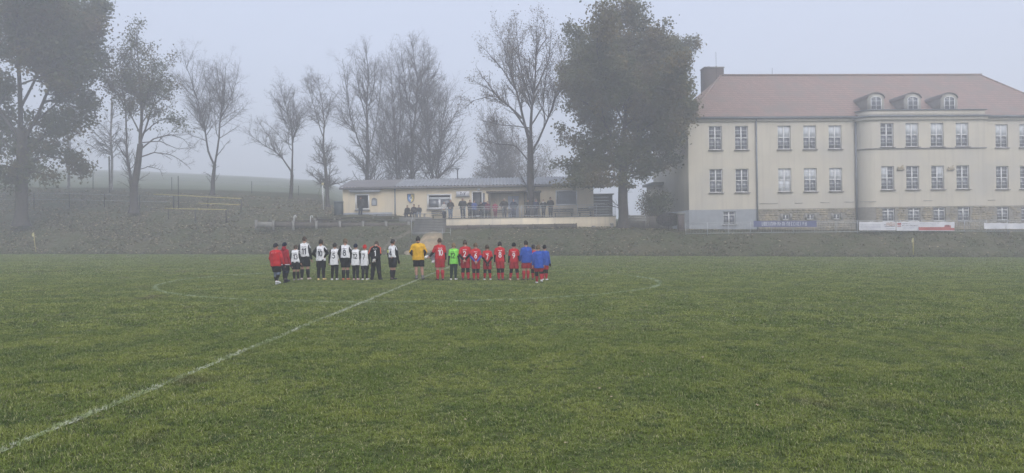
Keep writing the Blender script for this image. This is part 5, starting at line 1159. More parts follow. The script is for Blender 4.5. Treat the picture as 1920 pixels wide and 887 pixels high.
# terrace benches and table behind the railing
def bench(label, px0, px1, py, D, zf):
    a_, c_ = W(px0, py, D), W(px1, py, D); r_ = empty('terrace_bench', (a_.x, D, zf)); tag(r_, label, 'bench', 'benches on the terrace'); L_ = c_.x - a_.x
    for k in range(3): boxpart('slat', M_WOOD, r_, 0, L_, k * .13, k * .13 + .11, .42, .46)
    for k in range(2): boxpart('slat', M_WOOD, r_, 0, L_, .42, .46, .58 + k * .18, .72 + k * .18)
    for x in (.15, L_ - .23): boxpart('leg', M_DARKM, r_, x, x + .08, .02, .38, 0, .418)
bench('dark slatted bench under the white framed clubhouse window', 808, 836, 398, 73.2, TZ); bench('dark slatted bench behind the spectators in the porch', 926, 960, 398, 72.6, TZ); bench('dark slatted bench under the shuttered window', 1038, 1076, 398, 72.8, TZ)
bench('dark slatted bench at the linden end of the terrace', 1084, 1112, 398, 71.8, TZ)
bh = W(1128, 378, 74.5); shd = empty('garden_shed', W(1113, 412, 75.0)); tag(shd, 'grey board shed half hidden behind the linden leaves', 'shed'); shw = 36 / F * 75
M_SHED = mat('shed_board', (.15, .15, .145), (.12, .12, .115), 3, .9)
for k in range(8): boxpart('board', M_SHED, shd, 0, shw, 0, .06, .2 + k * .3, .2 + k * .3 + .28)
boxpart('shed_side', M_SHED, shd, 0, .06, .062, 2.5, .2, 2.6); boxpart('shed_side', M_SHED, shd, shw - .06, shw, .062, 2.5, .2, 2.6); boxpart('shed_roof', M_CORR2, shd, -.15, shw + .15, -.2, 2.7, 2.602, 2.7)
gb = empty('gas_grill', (W(1108, 400, 70.2).x, 70.2, TZ)); tag(gb, 'round grey grill at the end of the terrace', 'grill')
MB().tube([[0, 0, .55], [0, 0, .7], [0, 0, .92], [0, 0, 1.02]], [.15, .33, .34, .16], 14).build('grill_bowl', M_CONC, gb, True)
for a in (0, 2.1, 4.2): MB().tube([[.2 * math.cos(a), .2 * math.sin(a), 0], [.1 * math.cos(a), .1 * math.sin(a), .6]], .02, 6).build('leg', M_DARKM, gb)

# ------------------------------------------------------------------ sand heap on the bank
M_SAND = mat('sand', (.40, .31, .20), (.29, .225, .15), 3, .95, bump=.03, bscale=4, c3=(.24, .20, .13), s3=1.2)
def heap(name, label, outline, d0, d1, rise, seed):
    """patch of loose sand following the bank: outline = list of (py, px_left, px_right)"""
    rows_ = []; g_ = np.random.default_rng(seed); n_ = 26
    for i, (t, l, r_) in enumerate(outline):
        for u in np.linspace(-1, 1, n_):
            px = (l + r_) / 2 + (r_ - l) / 2 * u; D = d0 + (d1 - d0) * t; X = (px - CX) / F * D
            e = (1 - abs(u) ** 2.2) * math.sin(np.clip(t, .02, .98) * np.pi) ** .6
            rows_.append([X, D, gz(X, D) + rise * e + (.05 * (value_noise(np.array([X]), np.array([D]), .3, seed)[0] - .5) if e > 0.1 else -.05)])
    k = len(outline); i = np.arange(k * n_).reshape(k, n_); Q = np.stack([i[:-1, :-1], i[:-1, 1:], i[1:, 1:], i[1:, :-1]], -1).reshape(-1, 4)
    V = np.array(rows_); o = V.mean(0); ob = link(name, mesh_np(name, V - o, Q, True), M_SAND); ob.location = o; return tag(ob, label, 'sand')
tt = np.linspace(0, 1, 18)
heap('sand_heap', 'heap of pale sand on the bank below the steps', [(t, 776 + 14 * t + 4 * math.sin(t * 9), 800 + 34 * min(1, t * 1.6) - 6 * max(0, t - .8) * 5 + 3 * math.sin(t * 7)) for t in tt], 63.2, 67.2, .55, 3)
heap('earth_patch', 'small pale bare patch at the foot of the bank beside the referee', [(t, 756 + 3 * math.sin(t * 6) + 4 * t, 778 + 4 * math.sin(t * 5)) for t in tt], 62.6, 64.0, .16, 4)
M_SAND = mat('bare_soil', (.17, .145, .105), (.12, .105, .075), 3, .95, bump=.03, bscale=4)
heap('earth_track', 'worn earth track on the bank below the steps', [(t, 700 + 60 * t + 4 * math.sin(t * 8), 716 + 62 * t + 5 * math.sin(t * 7)) for t in tt], 64.2, 67.8, .05, 5)
0 and heap('boulder_patch', 'bare stony patch under the big maple on the left', [(t, 8 + 4 * math.sin(t * 6), 56 + 5 * math.sin(t * 5)) for t in tt], 68.5, 71.5, .35, 6)

# ------------------------------------------------------------------ rails, posts and fences on the left bank
def barrier(label, pts, posts, D, bars, m):
    """pts: (px, py) ends of each bar; posts: (px, top, bottom)"""
    o = W(posts[0][0], posts[0][2], D); r_ = empty('yellow_barrier', o); tag(r_, label, 'barrier')
    for (xa, ya), (xb, yb) in bars: MB().bar(W(xa, ya, D) - o, W(xb, yb, D) - o, .05, .085).build('bar', m, r_)
    for px, t, bt in posts: MB().bar(W(px, bt + 3, D + .06) - o, W(px, t, D + .06) - o, .07, .07).build('post', M_DARKM, r_)
barrier('long two bar yellow barrier higher on the left bank', None, [(325, 366, 385), (390, 369, 388), (452, 372, 396)], 75.5, [((288, 364), (452.5, 372.5)), ((372, 381), (451, 384))], M_YEL)
barrier('single bar yellow barrier lower on the left bank', None, [(316, 392, 408), (366, 392.5, 412), (424, 393, 415)], 73.0, [((308.5, 391), (424.5, 393))], M_YEL)
def wirefence(label, name, posts, D, wires):
    o = W(posts[0][0], posts[0][2], D); r_ = empty(name, o); tag(r_, label, 'fence')
    for px, t, bt in posts: MB().bar(W(px, bt + 4, D) - o, W(px, t, D) - o, .07).build('post', M_DARKM, r_)
    for wv in wires: MB().tube([W(px, py, D) - o for px, py in wv], .016, 4).build('wire', M_GALV, r_)
wirefence('dark wire fence along the left bank behind the trees', 'wire_fence', [(-30, 360, 385), (64, 361, 386), (130, 363, 385), (196, 364, 385), (262, 365, 388), (326, 368, 389)], 77.5, [[(-30, 361), (130, 363), (326, 369)], [(-30, 373), (130, 374.5), (326, 379)]])
wirefence('thin post fence at the meadow edge', 'meadow_fence', [(-40, 318, 342), (100, 321, 346), (174.5, 323, 350), (247, 327, 350), (322, 332, 357), (396, 337, 360), (472, 340, 365), (560, 348, 370)], 92, [[(-40, 324), (174, 329), (322, 337), (472, 345), (560, 353)]])
def pole(name, label, px, t, bt, D, m, r_, cat='pole'):
    p = W(px, bt, D); o = MB().tube([[0, 0, -.4], [0, 0, (bt - t) * D / F]], r_, 8).build(name, m, None, True); o.location = p; return tag(o, label, cat)
pole('dark_pole', 'thin dark pole standing on the left bank behind the yellow bars', 335, 330, 384, 76.5, M_DARKM, .05)
pole('timber_pole', 'short timber pole beside the birch trunk', 205.5, 293, 355, 88, M_WOOD, .09)
wp = empty('white_post', W(606.5, 388, 75.5)); tag(wp, 'slim white post with a yellow head left of the clubhouse', 'post')
hW = (388 - 347) * 75.5 / F; MB().tube([[0, 0, -.3], [-.05, 0, hW]], .045, 8).build('shaft', M_WFRAME, wp, True); MB().box(-.16, .06, -.05, .05, hW - .02, hW + .24).build('head', mat('cream_head', (.62, .55, .33), None, 3, .6), wp)
# ------------------------------------------------------------------ spectators
def spec(label, px, hy, D=69.2, fy=None, z=None, **kw):
    zf = TZ if z is None else z; x = W(px, 400, D).x; Ht = W(px, hy, D).z - zf
    kw.setdefault('yaw', math.pi + R(rng.uniform(-14, 14))); kw.setdefault('face', True); kw.setdefault('h', 0.022); kw.setdefault('legs', 'trousers'); kw.setdefault('hem', .46); kw.setdefault('build', 1.15)
    kw.setdefault('sleeve', kw.get('shirt', BLACK)); kw.setdefault('leg_c', (.03, .034, .045)); kw.setdefault('shoe', (.04, .035, .03))
    return person(label, 'spectators by the clubhouse', (x, D, zf + .002), Ht, **kw)
J1, J2, J3, J4 = (.035, .032, .03), (.05, .052, .05), (.06, .05, .045), (.035, .045, .085)
spec('spectator in a white jacket at the head of the steps', 833, 378, D=69.6, shirt=(.55, .54, .51), hair='blond', pose='front', hem=.42)
spec('spectator in a dark jacket and blue jeans beside the white jacket', 844.5, 373.5, shirt=J3, leg_c=(.13, .17, .25), hair='grey', pose='front', hood=(.1, .11, .1))
spec('broad spectator in a dark jacket straight below the scoreboard', 868, 370.5, shirt=J2, hair='grey', pose='front', build=1.35)
spec('spectator in black leaning forward beside a blue jacket', 881, 374, shirt=J1, hair='brown', pose='fold')
spec('spectator in a bright blue jacket before the dark door', 889.5, 375.5, D=69.0, shirt=(.07, .11, .32), hair='fair', pose='fold', hood=(.5, .5, .52))
spec('spectator in dark clothes with a cap before the dark door', 902, 377.5, shirt=J1, hair=None, cap=(.05, .05, .05), pose='pocket')
spec('grey haired spectator behind the maroon jacket', 908.5, 373.5, D=70.2, shirt=J4, hair='grey', pose='pocket')
spec('spectator in a maroon jacket by the porch post', 914.5, 377, shirt=(.17, .045, .07), hair='brown', pose='front')
spec('child in a crimson coat standing at the railing', 928.5, 378.5, shirt=(.30, .04, .08), leg_c=(.16, .03, .05), hair=None, cap=(.16, .14, .14), pose='front', hem=.40)
spec('big bareheaded spectator in a black jacket before the porch', 945.5, 371.5, shirt=J1, hair='grey', pose='pocket', build=1.35)
spec('spectator in navy before the pale porch door', 963.5, 372.5, D=71.0, shirt=(.04, .05, .085), hair='dark', pose='pocket', leg_c=(.05, .06, .1))
spec('spectator in a long dark coat before the bare tree trunk', 990.5, 373, D=69.1, shirt=J2, hair=None, cap=(.05, .05, .05), pose='front', hem=.36)
spec('spectator in a dark jacket just behind the bare tree trunk', 1005, 373, D=70.3, shirt=J4, hair='fair', pose='front')
spec('spectator in black with a white scarf', 1019, 373.5, shirt=J1, hair='blond', pose='pocket', scarf=(.70, .70, .68))
spec('tall spectator in a black hooded jacket under the shuttered window', 1032.5, 369.5, shirt=J1, hair=None, cap=(.04, .04, .045), pose='pocket')
spec('person in dark clothes with back turned at the open hatch window', 675.5, 367, D=72.6, z=W(675.5, 403, 72.6).z, shirt=J1, hair='dark', pose='front', yaw=0.0, face=False)
zb = W(775, 408, 71.5).z
for px, hy, lab, c in ((764.5, 385, 'dark clothed spectator seated at the end of the bench below the crest', J1), (775.5, 383, 'taller spectator seated in the middle below the crest', J3), (785, 384.5, 'spectator in pale jeans seated beside the steps', J2)):
    D = 71.5; p = W(px, 400, D); H = (W(px, hy, D).z - zb - .45) / (.985 - .515)
    person(lab, 'spectators by the clubhouse', (p.x, D, zb), H, yaw=math.pi + R(rng.uniform(-12, 12)), h=.022, seated=True, pose='lap', shirt=c, sleeve=c, legs='trousers', leg_c=((.20, .23, .28) if px > 780 else (.04, .042, .05)), shoe=(.05, .045, .04), hair='dark', face=True, build=1.15, hem=.5)
sbn = empty('spectator_bench', (W(756, 400, 71.5).x, 71.35, zb)); tag(sbn, 'plank bench carrying three seated spectators below the crest', 'bench')
bl = W(800, 400, 71.5).x - W(756, 400, 71.5).x
boxpart('seat', M_WOOD, sbn, 0, bl, 0, .4, .33, .38)
for x in (.15, bl / 2, bl - .3): boxpart('leg', M_CONC, sbn, x, x + .15, .03, .37, -.5, .328)
boxpart('floor_plank', M_STEP, sbn, -.2, bl + .3, -1.2, 2.0, -.7, -.004)
# ------------------------------------------------------------------ trees
M_BARK = mat('bark', (.075, .064, .055), (.045, .039, .035), 4, .95, bump=.03, bscale=6)
M_TWIG = mat('twigs', (.085, .070, .058), (.060, .050, .044), 3, .95)
M_BIRCH = mat('birch_bark', (.42, .41, .40), (.16, .15, .145), 2.2, .9)
M_LEAF_L = mat('linden_leaves', (.135, .13, .05), (.09, .105, .042), .9, .7, world=True, c3=(.165, .13, .05), s3=.28, trans=.35)
M_LEAF_M = mat('maple_leaves', (.105, .118, .042), (.075, .094, .036), .8, .7, world=True, c3=(.14, .105, .036), s3=.35, trans=.35)
M_LEAF_D = mat('autumn_leaves', (.13, .085, .03), (.085, .055, .022), 1.2, .8, world=True, trans=.25)

def unit(v): return v / (np.linalg.norm(v, axis=-1, keepdims=True) + 1e-9)
def grow(start, dirs, lens, r0, nseg, wob, up, g, rend=0.35):
    N = len(start); P = np.zeros((N, nseg + 1, 3)); P[:, 0] = start; d = unit(dirs.copy())
    for k in range(nseg):
        d = unit(d + g.normal(0, wob, (N, 3)) + np.array([0, 0, up])); P[:, k + 1] = P[:, k] + d * (lens / nseg)[:, None]
    Rr = r0[:, None] * np.linspace(1, rend, nseg + 1)[None]
    return P, Rr
def sprout(P, Rr, n_, t0, t1, ang, ratio, g, spread_up=0.0, lens=None, taper=0.55, rr=0.55):
    """n_ children spread over branches in proportion to length"""
    N, M_, _ = P.shape; L_ = np.linalg.norm(np.diff(P, axis=1), axis=2).sum(1); w_ = L_ / L_.sum()
    bi = g.choice(N, n_, p=w_); t = t0 + (t1 - t0) * g.random(n_); f_ = t * (M_ - 1); i = np.minimum(f_.astype(int), M_ - 2); a = (f_ - i)[:, None]
    pos = P[bi, i] * (1 - a) + P[bi, i + 1] * a; tan = unit(P[bi, i + 1] - P[bi, i]); rad = Rr[bi, i] * (1 - a[:, 0]) + Rr[bi, i + 1] * a[:, 0]
    q = g.normal(0, 1, (n_, 3)); q[:, 2] += spread_up; q = unit(q - (q * tan).sum(1, keepdims=True) * tan); an = ang * (0.7 + 0.6 * g.random(n_))[:, None]
    d = tan * np.cos(an) + q * np.sin(an); ln = L_[bi] * ratio * (1 - taper * t) * (0.6 + 0.8 * g.random(n_))
    return pos, d, ln, rad * rr
def resample(p, m_):
    p = np.asarray(p, float); s = np.r_[0, np.cumsum(np.linalg.norm(np.diff(p, axis=0), axis=1))]; u = np.linspace(0, s[-1], m_); return np.stack([np.interp(u, s, p[:, k]) for k in range(3)], 1)

def limbs_from_px(D, limbs, g, depth=0.25):
    """limbs: list of (r0_px, r1_px, [(px, py), ...]); random depth bend gives each its place in space"""
    P, Rr = [], []; base = W(limbs[0][2][0][0], limbs[0][2][0][1], D)
    for j, (r0, r1, pts) in enumerate(limbs):
        d1 = 0 if j == 0 else g.normal(0, depth); q = []
        for k, (x, y) in enumerate(pts):
            t = k / (len(pts) - 1); h_ = math.hypot(x - pts[0][0], y - pts[0][1]) * D / F
            q.append(np.array(W(x, y, D + d1 * h_)))
        q = resample(q, 15); m_ = len(q); wv = np.cumsum(g.normal(0, .05, (m_, 3)), 0); wv -= np.linspace(0, 1, m_)[:, None] * wv[-1]; q = q + wv * (0.6 if j else 0.25)
        P.append(q); Rr.append(np.linspace(r0, r1, m_) * D / F * (.66 if j == 0 else .52))
    return np.array(P), np.array(Rr), np.array(base)

def make_tree(label, D, limbs, seed, sub, leaf=None, bark=None, name='tree', depth=.28, group=None, rmin=.0048, trunk_flare=1.5):
    """sub: list of levels (count, t0, t1, angle, ratio, nseg, wobble, up, sides); leaf: (count, size, spread, material, levels)"""
    g = np.random.default_rng(seed); P0, R0, base = limbs_from_px(D, limbs, g, depth)
    R0[0, 0] *= trunk_flare; R0[0, 1] *= 1 + (trunk_flare - 1) * .3
    root = empty(name, base); tag(root, label, 'tree', group)
    V, Q = tubes(P0 - base, R0, 9); n0 = len(V); Vs, Qs = [V], [Q]
    levels = [(P0, R0)]; cur = (P0, R0); Vc, Qc, nc_ = [], [], 0
    for li, (cnt, t0, t1, ang, ratio, nseg, wob, up, sides) in enumerate(sub):
        pos, d, ln, rad = sprout(cur[0], cur[1], cnt, t0, t1, ang, ratio, g, spread_up=.25)
        ln = np.clip(ln, .25, None); rad = np.clip(np.minimum(rad, ln * .022 + .004), rmin, None)
        P, Rr = grow(pos, d, ln, rad, nseg, wob, up, g); levels.append((P, Rr)); cur = (P, Rr)
        V, Q = tubes(P - base, np.maximum(Rr, rmin * .7), sides)
        if li == 0: Vs.append(V); Qs.append(Q + n0); n0 += len(V)
        else: Vc.append(V); Qc.append(Q + nc_); nc_ += len(V)
    link('trunk', mesh_np('trunk', np.concatenate(Vs), np.concatenate(Qs), True), bark or M_BARK, root)
    tw = link('twigs' if leaf else 'crown', mesh_np('crown', np.concatenate(Vc), np.concatenate(Qc)), M_TWIG if bark is None or bark is M_BARK else M_TWIG, root); tw['kind'] = 'stuff'
    if leaf:
        cnt, size, spread, lm, lv, zmin = leaf
        P = np.concatenate([levels[q][0].reshape(-1, 3)[:: 1] for q in lv]); p = P[g.integers(0, len(P), int(cnt * 1.6))] + g.normal(0, spread, (int(cnt * 1.6), 3)); p = p[p[:, 2] - base[2] > zmin][:cnt]
        n_ = len(p); a = unit(g.normal(0, 1, (n_, 3))); c = unit(np.cross(a, g.normal(0, 1, (n_, 3)))); s = size * (.55 + .8 * g.random(n_))[:, None]; a, c = a * s, c * s * .8; b_ = np.cross(a, c); b_ = unit(b_) * s * .25
        V = np.stack([p - a, p - c * .9 + b_, p + a, p + c + b_], 1).reshape(-1, 3) - base
        lo = link('crown', mesh_np('crown', V, np.arange(n_ * 4).reshape(-1, 4)), lm, root); lo['kind'] = 'stuff'
    return root

TG = 'bare trees behind the bank'
BARE = lambda n1, n2, n3, a1=.72, r1=.40, up=.07: [(n1, .22, 1.0, a1, r1, 7, .15, up, 4), (int(n2 * 1.5), .15, 1.0, .85, .46, 5, .18, up * .5, 3), (int(n3 * 1.9), .15, 1.0, .85, .5, 3, .2, .02, 3)]
def thin(n_, m=None, size=.05, z=3): return (n_, size, .15, m or M_LEAF_D, (2, 3), z)

# bare forked tree left
make_tree('bare forked tree on the left bank with an open crown', 86, [
    (6.5, 4.2, [(398, 366), (400, 335), (403, 308)]), (3.6, .7, [(403, 310), (391, 290), (384, 245), (372, 200), (358, 150), (346, 112)]),
    (3.6, .7, [(403, 308), (410, 265), (413, 215), (420, 165), (424, 118)]), (2.0, .5, [(413, 222), (428, 190), (440, 155), (448, 128)]), (2.0, .5, [(384, 250), (392, 215), (394, 170), (390, 125)]),
    (1.8, .4, [(405, 295), (420, 275), (432, 262)]), (1.6, .4, [(412, 230), (434, 212), (456, 196)]), (1.5, .4, [(376, 212), (362, 200), (350, 178)]), (1.4, .4, [(418, 180), (408, 145), (404, 118)])], 101, BARE(170, 1300, 3200), name='bare_tree', group=TG)
make_tree('bare tree with one long low limb, standing in the meadow gap', 88, [
    (6, 4, [(545, 376), (546, 345), (547, 322)]), (3.0, .6, [(546, 322), (532, 298), (515, 284), (496, 272), (475, 258), (466, 245)]), (3.4, .6, [(547, 322), (549, 280), (546, 240), (536, 200), (524, 160)]),
    (2.2, .5, [(548, 270), (558, 240), (566, 218), (580, 205)]), (1.8, .5, [(515, 284), (506, 258), (492, 238), (482, 222)]), (1.8, .5, [(540, 215), (520, 190), (505, 175)]), (1.6, .4, [(546, 240), (552, 205), (549, 175)]), (1.5, .4, [(530, 296), (516, 262), (518, 240)])], 102, BARE(150, 1100, 2600), name='bare_tree', group=TG)
make_tree('slim bare tree just left of the clubhouse with low side twigs', 84, [
    (6, 3, [(615, 392), (613, 350), (609, 300), (605, 270)]), (3, .5, [(605, 272), (607, 230), (603, 190), (596, 145)]), (2.0, .5, [(605, 255), (594, 215), (582, 175), (575, 150)]), (1.8, .5, [(606, 240), (616, 205), (621, 178)]),
    (1.3, .4, [(613, 345), (600, 332), (585, 326), (578, 322)]), (1.3, .4, [(613, 335), (626, 328), (640, 324)]), (1.2, .4, [(610, 310), (598, 300), (586, 300)]), (1.2, .4, [(608, 290), (622, 278), (632, 276)]), (1.4, .4, [(603, 200), (590, 180), (584, 168)])], 103, BARE(170, 1100, 2600, a1=.8), name='bare_tree', group=TG)
# group behind the clubhouse
make_tree('tall bare tree with a broad top over the left end of the clubhouse roof', 92, [
    (7, 4, [(689, 410), (688, 335), (690, 290), (688, 240)]), (4, .7, [(688, 245), (686, 200), (690, 150), (686, 88)]), (2.8, .6, [(688, 300), (672, 265), (657, 220), (648, 160), (642, 110)]), (2.4, .5, [(690, 285), (703, 240), (711, 180), (716, 120)]),
    (2, .5, [(687, 225), (676, 180), (668, 130), (664, 98)]), (2, .5, [(689, 210), (700, 165), (704, 110)]), (1.8, .4, [(664, 245), (646, 225), (636, 195)]), (2.4, .5, [(700, 410), (702, 340), (707, 300), (716, 250), (728, 190)]), (1.6, .4, [(686, 320), (672, 300), (655, 290), (645, 278)])], 104, BARE(260, 1900, 4600, r1=.36), thin(1300, size=.05), name='bare_tree', group=TG)
make_tree('bushy cluster of thin bare stems left of the tallest bare tree', 93, [
    (3.5, .6, [(745, 410), (744, 335), (741, 270), (737, 190), (733, 130)]), (3, .6, [(750, 410), (751, 335), (748, 270), (752, 200), (746, 110)]), (2.2, .5, [(734, 410), (735, 330), (726, 290), (720, 240)]), (2.2, .5, [(757, 410), (757, 330), (762, 270), (765, 215)]),
    (1.8, .5, [(730, 410), (730, 335), (737, 305), (728, 275)]), (1.8, .4, [(742, 260), (726, 210), (718, 165)]), (1.8, .4, [(750, 230), (762, 180), (760, 130)])], 105, BARE(230, 1500, 3200, r1=.32), thin(700, size=.05), name='bare_tree', group=TG, trunk_flare=1.1)
make_tree('tallest bare tree behind the clubhouse with spreading ascending limbs', 92, [
    (6.5, 4, [(772, 410), (772, 335), (773, 290), (774, 250)]), (4, .7, [(774, 255), (778, 205), (783, 150), (772, 78)]), (2.8, .6, [(774, 262), (768, 210), (758, 150), (752, 100)]), (2.8, .6, [(774, 250), (792, 205), (802, 150), (806, 100)]),
    (2, .5, [(781, 180), (796, 130), (794, 85)]), (2, .5, [(773, 300), (790, 262), (806, 225), (822, 180)]), (1.8, .5, [(766, 200), (770, 150), (764, 108)]), (1.8, .4, [(800, 160), (818, 135), (824, 118)])], 106, BARE(260, 1900, 4600, r1=.36), thin(1300, size=.05), name='bare_tree', group=TG)
make_tree('twin stemmed bare tree right of the tallest one', 90, [
    (4.5, .7, [(812, 405), (812, 335), (804, 295), (804, 245), (800, 200), (806, 160)]), (4.5, .7, [(815, 405), (816, 335), (824, 290), (828, 240), (836, 195), (840, 165)]), (2.2, .5, [(826, 265), (840, 235), (856, 210), (864, 190)]), (2, .5, [(804, 250), (794, 215), (790, 185)]),
    (1.8, .4, [(820, 310), (838, 290), (852, 285)]), (1.8, .4, [(828, 240), (822, 205), (824, 175)]), (1.6, .4, [(806, 300), (796, 275), (786, 262)])], 107, BARE(190, 1300, 3000), thin(450, size=.05), name='bare_tree', group=TG, trunk_flare=1.1)
# faded bushes behind the clubhouse, between the bare groups and the big tree
make_tree('faint young tree behind the clubhouse beside the big bare trunk', 104, [
    (3, 1, [(940, 410), (938, 330), (932, 260), (926, 215)]), (2, .5, [(938, 320), (920, 270), (908, 230), (896, 205)]), (2, .5, [(938, 310), (956, 275), (962, 240)]), (1.6, .4, [(930, 260), (915, 235), (900, 222)])], 108, BARE(180, 1200, 2600, r1=.3), thin(3500, size=.07), name='young_tree', group='faint young trees behind the clubhouse', trunk_flare=1.1)
make_tree('faint brown bush rising behind the clubhouse roof', 108, [
    (2.5, .6, [(925, 410), (922, 340), (915, 300), (908, 280)]), (2.5, .6, [(935, 410), (938, 340), (945, 300), (950, 270)]), (2.5, .6, [(965, 410), (968, 340), (975, 300), (972, 262)]), (2, .5, [(1005, 410), (1010, 340), (1020, 300), (1028, 285)]), (2, .5, [(905, 410), (904, 345), (896, 320)])], 109, BARE(220, 1600, 3200, a1=.9, r1=.4), thin(9000, size=.09, z=1), name='young_tree', group='faint young trees behind the clubhouse', trunk_flare=1.1)
# birches
for lab, px, y0, seed, D in (('slender birch with a mottled pale trunk beside the maple', 128.5, 352, 110, 88), ('slender birch beside the short timber pole', 209, 356, 111, 87)):
    make_tree(lab, D, [(3.6, 2.2, [(px, y0), (px + 1.5, 300), (px - 1, 250), (px + 1, 190)]), (2, .5, [(px + 1, 195), (px + 4, 140), (px + 2, 90)]), (1.2, .4, [(px, 260), (px + 14, 240), (px + 24, 250)]), (1.2, .4, [(px, 250), (px - 14, 232), (px - 22, 245)]), (1.1, .4, [(px, 215), (px + 14, 180), (px + 22, 175)])], seed,
              [(90, .3, 1, .8, .30, 6, .12, -.05, 4), (700, .2, 1, .6, .4, 5, .12, -.22, 3), (1500, .2, 1, .6, .4, 4, .1, -.25, 3)], bark=M_BIRCH, name='birch_tree', group='birches on the left', trunk_flare=1.2)
# second tree on the left, half leafy
make_tree('spreading twin trunk tree, leafy at the top and bare at the side', 76, [
    (11, 7.5, [(251, 400), (252, 350), (259, 310), (263, 270)]), (6.5, .8, [(263, 275), (265, 220), (262, 160), (258, 100), (256, 55)]), (6.0, 3.0, [(247, 395), (246, 335), (239, 300), (238, 255)]), (3.2, .6, [(238, 258), (236, 200), (226, 150), (222, 100)]), (3.6, .6, [(264, 262), (280, 215), (296, 170), (306, 130), (316, 118)]),
    (3, .6, [(263, 250), (240, 205), (214, 170), (196, 150)]), (3, .5, [(263, 282), (290, 258), (320, 252), (345, 262), (358, 280)]), (2.6, .5, [(261, 296), (290, 285), (325, 290), (345, 305), (358, 318)]), (2.6, .5, [(263, 255), (296, 228), (325, 220), (348, 235)]), (2.4, .5, [(264, 235), (290, 195), (318, 170), (338, 160)]), (2.2, .5, [(263, 268), (300, 262), (335, 280), (368, 275)]), (2.4, .5, [(241, 300), (222, 270), (205, 262)]), (2.0, .5, [(264, 215), (282, 165), (290, 110)]), (1.8, .5, [(255, 320), (275, 312), (298, 318), (305, 330)])],
    112, [(230, .25, 1, .7, .30, 7, .15, .05, 5), (1700, .15, 1, .7, .42, 5, .17, .02, 3), (4200, .15, 1, .7, .45, 3, .2, .0, 3)], (9500, .10, .32, M_LEAF_M, (2, 3), 8.6), name='spreading_tree')
# big maple at the left edge
make_tree('huge leafy maple filling the left edge of the view', 72, [
    (17, 13, [(40, 424), (41, 360), (42, 300), (40, 240)]), (9, 1.2, [(40, 245), (38, 170), (34, 90), (30, 0), (28, -60)]), (7, 1, [(41, 270), (72, 215), (100, 150), (120, 80), (132, 10)]), (7, 1, [(40, 265), (0, 205), (-35, 140), (-60, 60)]), (5, .8, [(42, 290), (90, 250), (135, 225), (170, 205)]), (5, .8, [(41, 295), (0, 262), (-45, 240), (-90, 235)]),
    (4.5, .8, [(41, 310), (80, 295), (120, 300), (160, 318)]), (4.5, .8, [(40, 318), (8, 310), (-30, 322), (-60, 335)]), (5, .7, [(39, 200), (70, 140), (78, 70), (84, 0), (88, -60)]), (4, .7, [(60, 232), (110, 190), (150, 140), (178, 100)]), (4, .7, [(36, 130), (0, 70), (-10, 10), (-16, -50)]), (4, .7, [(100, 150), (140, 100), (170, 50), (185, 20)]), (3.5, .7, [(41, 330), (65, 322), (92, 330), (105, 340)])],
    113, [(300, .3, 1, .8, .36, 7, .15, .03, 5), (1800, .15, 1, .75, .42, 5, .18, .0, 3), (3600, .15, 1, .75, .45, 3, .22, -.03, 3)], (76000, .16, .44, M_LEAF_M, (1, 2, 3), 3.0), name='maple_tree', depth=.45)
# tall sparse tree in front of the clubhouse
make_tree('tall nearly bare tree with an upswept crown standing on the terrace', 72.5, [
    (12, 8, [(996, 404), (995, 350), (995, 300), (994, 262)]), (6, .8, [(994, 268), (996, 210), (1005, 150), (1006, 90), (1008, 35)]), (5.5, .8, [(994, 265), (980, 220), (966, 165), (950, 110), (938, 65)]), (4.5, .7, [(994, 290), (1012, 255), (1030, 215), (1048, 160), (1062, 90)]), (4, .7, [(978, 222), (945, 190), (915, 165), (885, 150)]),
    (3.5, .6, [(994, 250), (960, 205), (925, 180), (885, 190), (872, 205)]), (3.5, .6, [(998, 200), (982, 150), (972, 90), (968, 40)]), (3.5, .6, [(1003, 170), (1028, 120), (1035, 60)]), (3, .6, [(966, 168), (940, 130), (912, 95), (896, 80)]), (3, .6, [(996, 235), (1020, 200), (1022, 150), (1030, 100)]), (2.6, .5, [(990, 300), (965, 275), (935, 270), (905, 262), (890, 250)]), (2.6, .5, [(960, 140), (950, 90), (955, 50)]), (2.6, .5, [(930, 178), (905, 145), (892, 120)]), (2.4, .5, [(1006, 100), (1024, 70), (1018, 30)]), (2.2, .5, [(1040, 185), (1064, 150), (1078, 110)]), (2.2, .5, [(994, 240), (940, 235), (900, 225)])],
    114, [(330, .25, 1, .6, .30, 7, .13, .09, 5), (2300, .15, 1, .6, .42, 5, .16, .06, 3), (5200, .15, 1, .65, .45, 3, .2, .03, 3)], (9000, .065, .25, M_LEAF_D, (2, 3), 6.0), name='tall_tree')
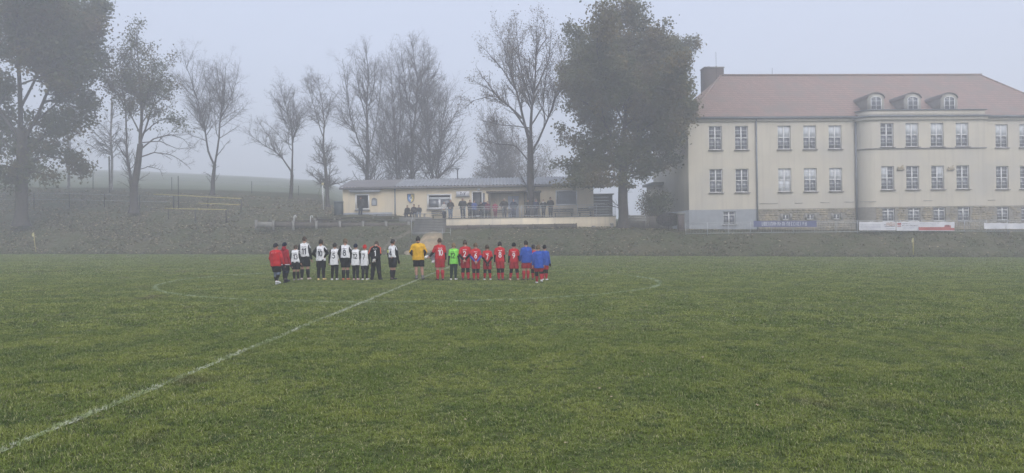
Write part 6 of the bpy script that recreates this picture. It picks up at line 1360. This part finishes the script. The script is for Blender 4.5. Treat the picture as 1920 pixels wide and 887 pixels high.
# the big linden beside the school
make_tree('big dense linden with browning leaves beside the school', 66.5, [
    (15, 11, [(1169, 430), (1168, 370), (1168, 310), (1170, 260)]), (8, 1, [(1170, 265), (1172, 200), (1165, 120), (1158, 30), (1152, -8)]), (6.5, .9, [(1168, 300), (1145, 250), (1110, 195), (1092, 130), (1090, 70)]), (6.5, .9, [(1169, 295), (1200, 250), (1235, 190), (1258, 130), (1268, 80)]), (5, .8, [(1168, 320), (1130, 295), (1090, 270), (1055, 245)]), (5, .8, [(1168, 318), (1210, 290), (1245, 262), (1272, 232), (1290, 200)]),
    (4.5, .8, [(1170, 220), (1200, 160), (1210, 90), (1205, 35)]), (4.5, .8, [(1170, 230), (1135, 165), (1120, 90), (1122, 22)]), (4, .7, [(1167, 335), (1130, 325), (1090, 325), (1050, 310)]), (4, .7, [(1169, 335), (1205, 325), (1238, 315), (1262, 302)]), (4, .7, [(1205, 245), (1250, 215), (1268, 160), (1272, 120)]), (3.5, .7, [(1110, 200), (1080, 185), (1070, 150)]), (3, .6, [(1168, 350), (1140, 345), (1105, 352), (1080, 350)]), (3, .6, [(1240, 180), (1262, 192), (1284, 172)]), (4, .7, [(1172, 210), (1205, 150), (1228, 100), (1238, 55)]), (3.5, .7, [(1168, 130), (1185, 70), (1192, 12)]), (3.5, .7, [(1170, 240), (1215, 190), (1225, 140)]), (3, .6, [(1168, 330), (1120, 340), (1080, 345), (1055, 350)]), (3.5, .7, [(1168, 300), (1190, 280), (1215, 265), (1230, 240)]), (3.5, .7, [(1168, 300), (1150, 285), (1120, 275), (1105, 255)]), (3, .6, [(1169, 325), (1190, 320), (1215, 310), (1225, 300)]), (3, .6, [(1168, 325), (1150, 318), (1125, 312), (1108, 300)])],
    115, [(520, .15, 1, .85, .25, 7, .15, .03, 5), (2000, .15, 1, .75, .42, 5, .18, .0, 3), (4200, .15, 1, .75, .45, 3, .22, -.03, 3)], (125000, .125, .36, M_LEAF_L, (1, 2, 3, 3), 3.9), name='linden_tree', depth=.42)
# shrub and hedge in the gap by the school
make_tree('dark shrub tree between the linden and the school wall', 69, [
    (3, 1.2, [(1236, 428), (1235, 400), (1232, 372)]), (2.5, 1, [(1222, 428), (1222, 400), (1218, 370)]), (2, .6, [(1234, 400), (1246, 382), (1252, 368)]), (2, .6, [(1222, 405), (1212, 390), (1208, 376)])], 116, [(120, .2, 1, .8, .5, 5, .15, .05, 4), (700, .15, 1, .8, .45, 4, .18, 0, 3)], (3000, .085, .25, M_LEAF_M, (1, 2), 1.0), name='shrub_tree', trunk_flare=1.1)
hp_ = on_ground(1254, 66.0, 415); g = np.random.default_rng(77); n_ = 9000; q = g.normal(0, 1, (n_, 3)); q = unit(q) * (g.random(n_)[:, None] ** .25); q = q * np.array([1.15, .6, .62]) + np.array([0, 0, .95]); q[:, 2] = np.maximum(q[:, 2], .25)
a = unit(g.normal(0, 1, (n_, 3))) * .07; c = unit(np.cross(a, g.normal(0, 1, (n_, 3)))) * .05
hd_ = empty('clipped_hedge', hp_); tag(hd_, 'dark clipped round hedge beside the gate pillar', 'hedge')
lo = link('foliage', mesh_np('foliage', np.stack([q - a, q - c, q + a, q + c], 1).reshape(-1, 3), np.arange(n_ * 4).reshape(-1, 4)), mat('hedge_leaves', (.028, .030, .022), (.045, .030, .025), 2, .8), hd_); lo['kind'] = 'stuff'
MB().tube([[0, 0, -.3], [0, 0, .9]], .06, 6).build('stem', M_BARK, hd_)
